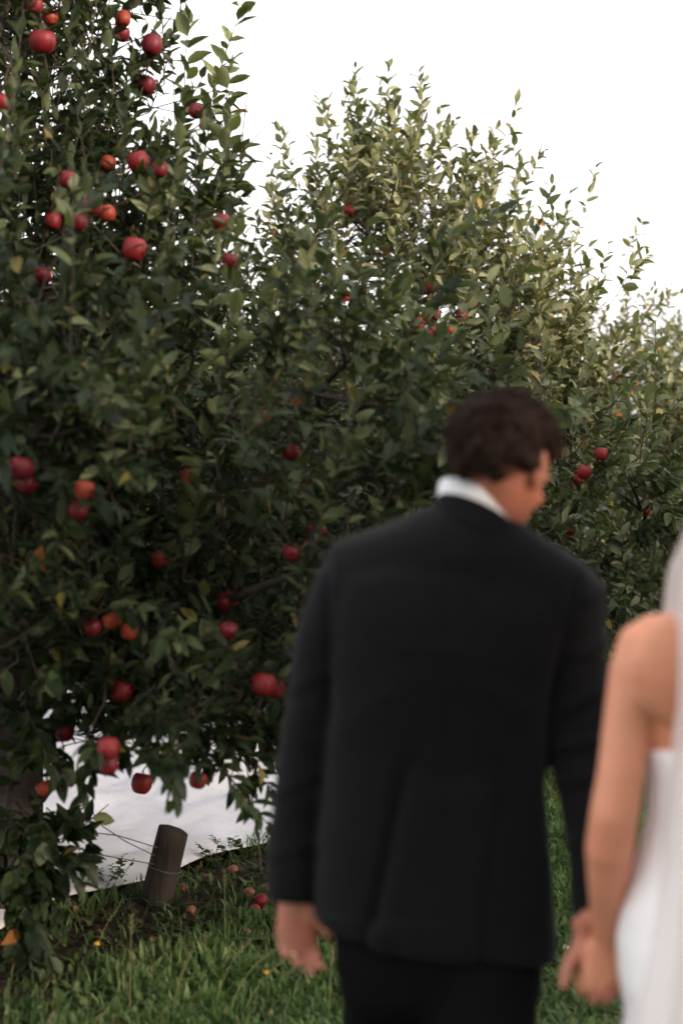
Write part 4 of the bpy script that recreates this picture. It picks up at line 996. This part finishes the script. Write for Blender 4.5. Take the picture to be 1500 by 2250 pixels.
def flower(px, py, yel, hgt=.10):
    x, D = ground_at(px, py+int(hgt*FPX/5)); z = float(ground_z(x, D)); root = empty('dandelion' if yel else 'clover', (x, D, z))
    tag(root, 'small yellow dandelion in the grass' if yel else 'round white clover head in the grass', 'flower', 'yellow dandelions' if yel else 'white clover')
    m_ = MB(); m_.tube([(x, D, z), (x+.006, D, z+hgt*.6), (x, D, z+hgt)], [.0025, .002, .002], 6); m_.build('stem', M_GST, root)
    m_ = MB(); nP = 22
    for i in range(nP):
        th = i*2.4; el = .15+1.2*(i/nP); d = np.array([math.cos(th)*math.cos(el), math.sin(th)*math.cos(el), math.sin(el)]); c = np.array([x, D, z+hgt])
        m_.tube([c, c+d*.005, c+d*.0095], [.002, .0032, .002], 5)
    m_.build('flower_head', M_YEL if yel else M_WHT, root)
for f in [(213, 2080, 1), (585, 2145, 1), (1242, 2085, 0)]: flower(*f)
for i, (px, py, h, ln, bend) in enumerate([(285, 2235, .30, .004, 0), (495, 2080, .26, -.004, .0), (470, 2225, .26, .06, .05), (500, 2240, .24, .07, .06), (530, 2235, .22, .10, .05), (610, 2180, .14, .06, .07), (210, 2090, .14, .05, .02), (722, 2240, .22, .01, .0), (640, 2230, .2, .02, .04), (1222, 2200, .2, .02, .02), (380, 2230, .18, .03, .02)]):
    x, D = ground_at(px, py); z = float(ground_z(x, D)); m_ = MB()
    pts = [np.array([x+ln*q+bend*q*q*q, D+.01*q, z+h*(q-.15*q*q*(bend > .03))]) for q in np.linspace(0, 1, 7)]
    root = empty('grass_stalk', (x, D, z)); tag(root, 'tall thin pale grass stalk standing above the lawn', 'grass stalk', 'tall grass stalks')
    m_.tube(pts, [.0024, .0022, .002, .0018, .0016, .0014, .0012], 5); m_.build('stem', M_STK, root)
    m_ = MB(); e = pts[-1]; dv = unit(pts[-1]-pts[-2])
    for q in range(14):
        th = q*2.4; c = e-dv*.045+dv*.055*q/13; d = unit(dv+.8*np.array([math.cos(th), math.sin(th), 0])); m_.tube([c, c+d*.008, c+d*.014], [.0012, .002, .001], 4)
    m_.build('seed_head', M_STK, root)
# weeds against the cloth
def weed(px, py, h, nst, seed, label):
    g = np.random.default_rng(seed); x, D = ground_at(px, py); z = float(ground_z(x, D)); root = empty('weed', (x, D, z)); tag(root, label, 'weed', 'weeds by the cut post')
    mb = MB(); O, DD = [], []
    for i in range(nst):
        th = g.uniform(0, 6.28); ld = np.array([math.cos(th)*.6, math.sin(th)*.4, 1.]); hh = h*g.uniform(.6, 1.); b = np.array([x, D, z-.01])
        pts = [b+ld*hh*q+np.array([0, 0, -.1*hh*q*q]) for q in np.linspace(0, 1, 5)]; mb.tube(pts, [.002, .0018, .0015, .0012, .001], 4)
        for q in np.linspace(.25, 1, 11):
            O.append(b+ld*hh*q+np.array([0, 0, -.1*hh*q*q])); a = g.uniform(0, 6.28); DD.append((math.cos(a), math.sin(a)*.7, .35))
    mb.build('stem', M_GST, root); O = np.array(O); DD = unit(np.array(DD)); n = len(O); N = unit(np.array([0, 0, 1.])+.4*g.standard_normal((n, 3))); N = unit(N-DD*(N*DD).sum(1, keepdims=True))
    LV = leaf_verts(O, DD, N, g.uniform(.016, .034, n), g.uniform(.25, .35, n), np.full(n, .3), np.full(n, .2), .1*g.standard_normal((n, 11)))
    o = link('leaves', tri_mesh('leaves', LV.reshape(-1, 3), (LF[None]+(np.arange(n)*11)[:, None, None]).reshape(-1, 3), True, np.array([.04, .06, .02])), M_LEAF, root); o['kind'] = 'stuff'
weed(250, 1955, .17, 7, 1, 'small leafy weed beside the cut post in front of the white cloth')
weed(225, 1965, .12, 5, 2, 'low leafy weed between the trunk and the cut post')
weed(470, 1905, .14, 5, 3, 'wispy weed at the cloth edge on the far side of the post')
weed(505, 1885, .12, 5, 4, 'small weed growing through the grass bank by the cloth edge')
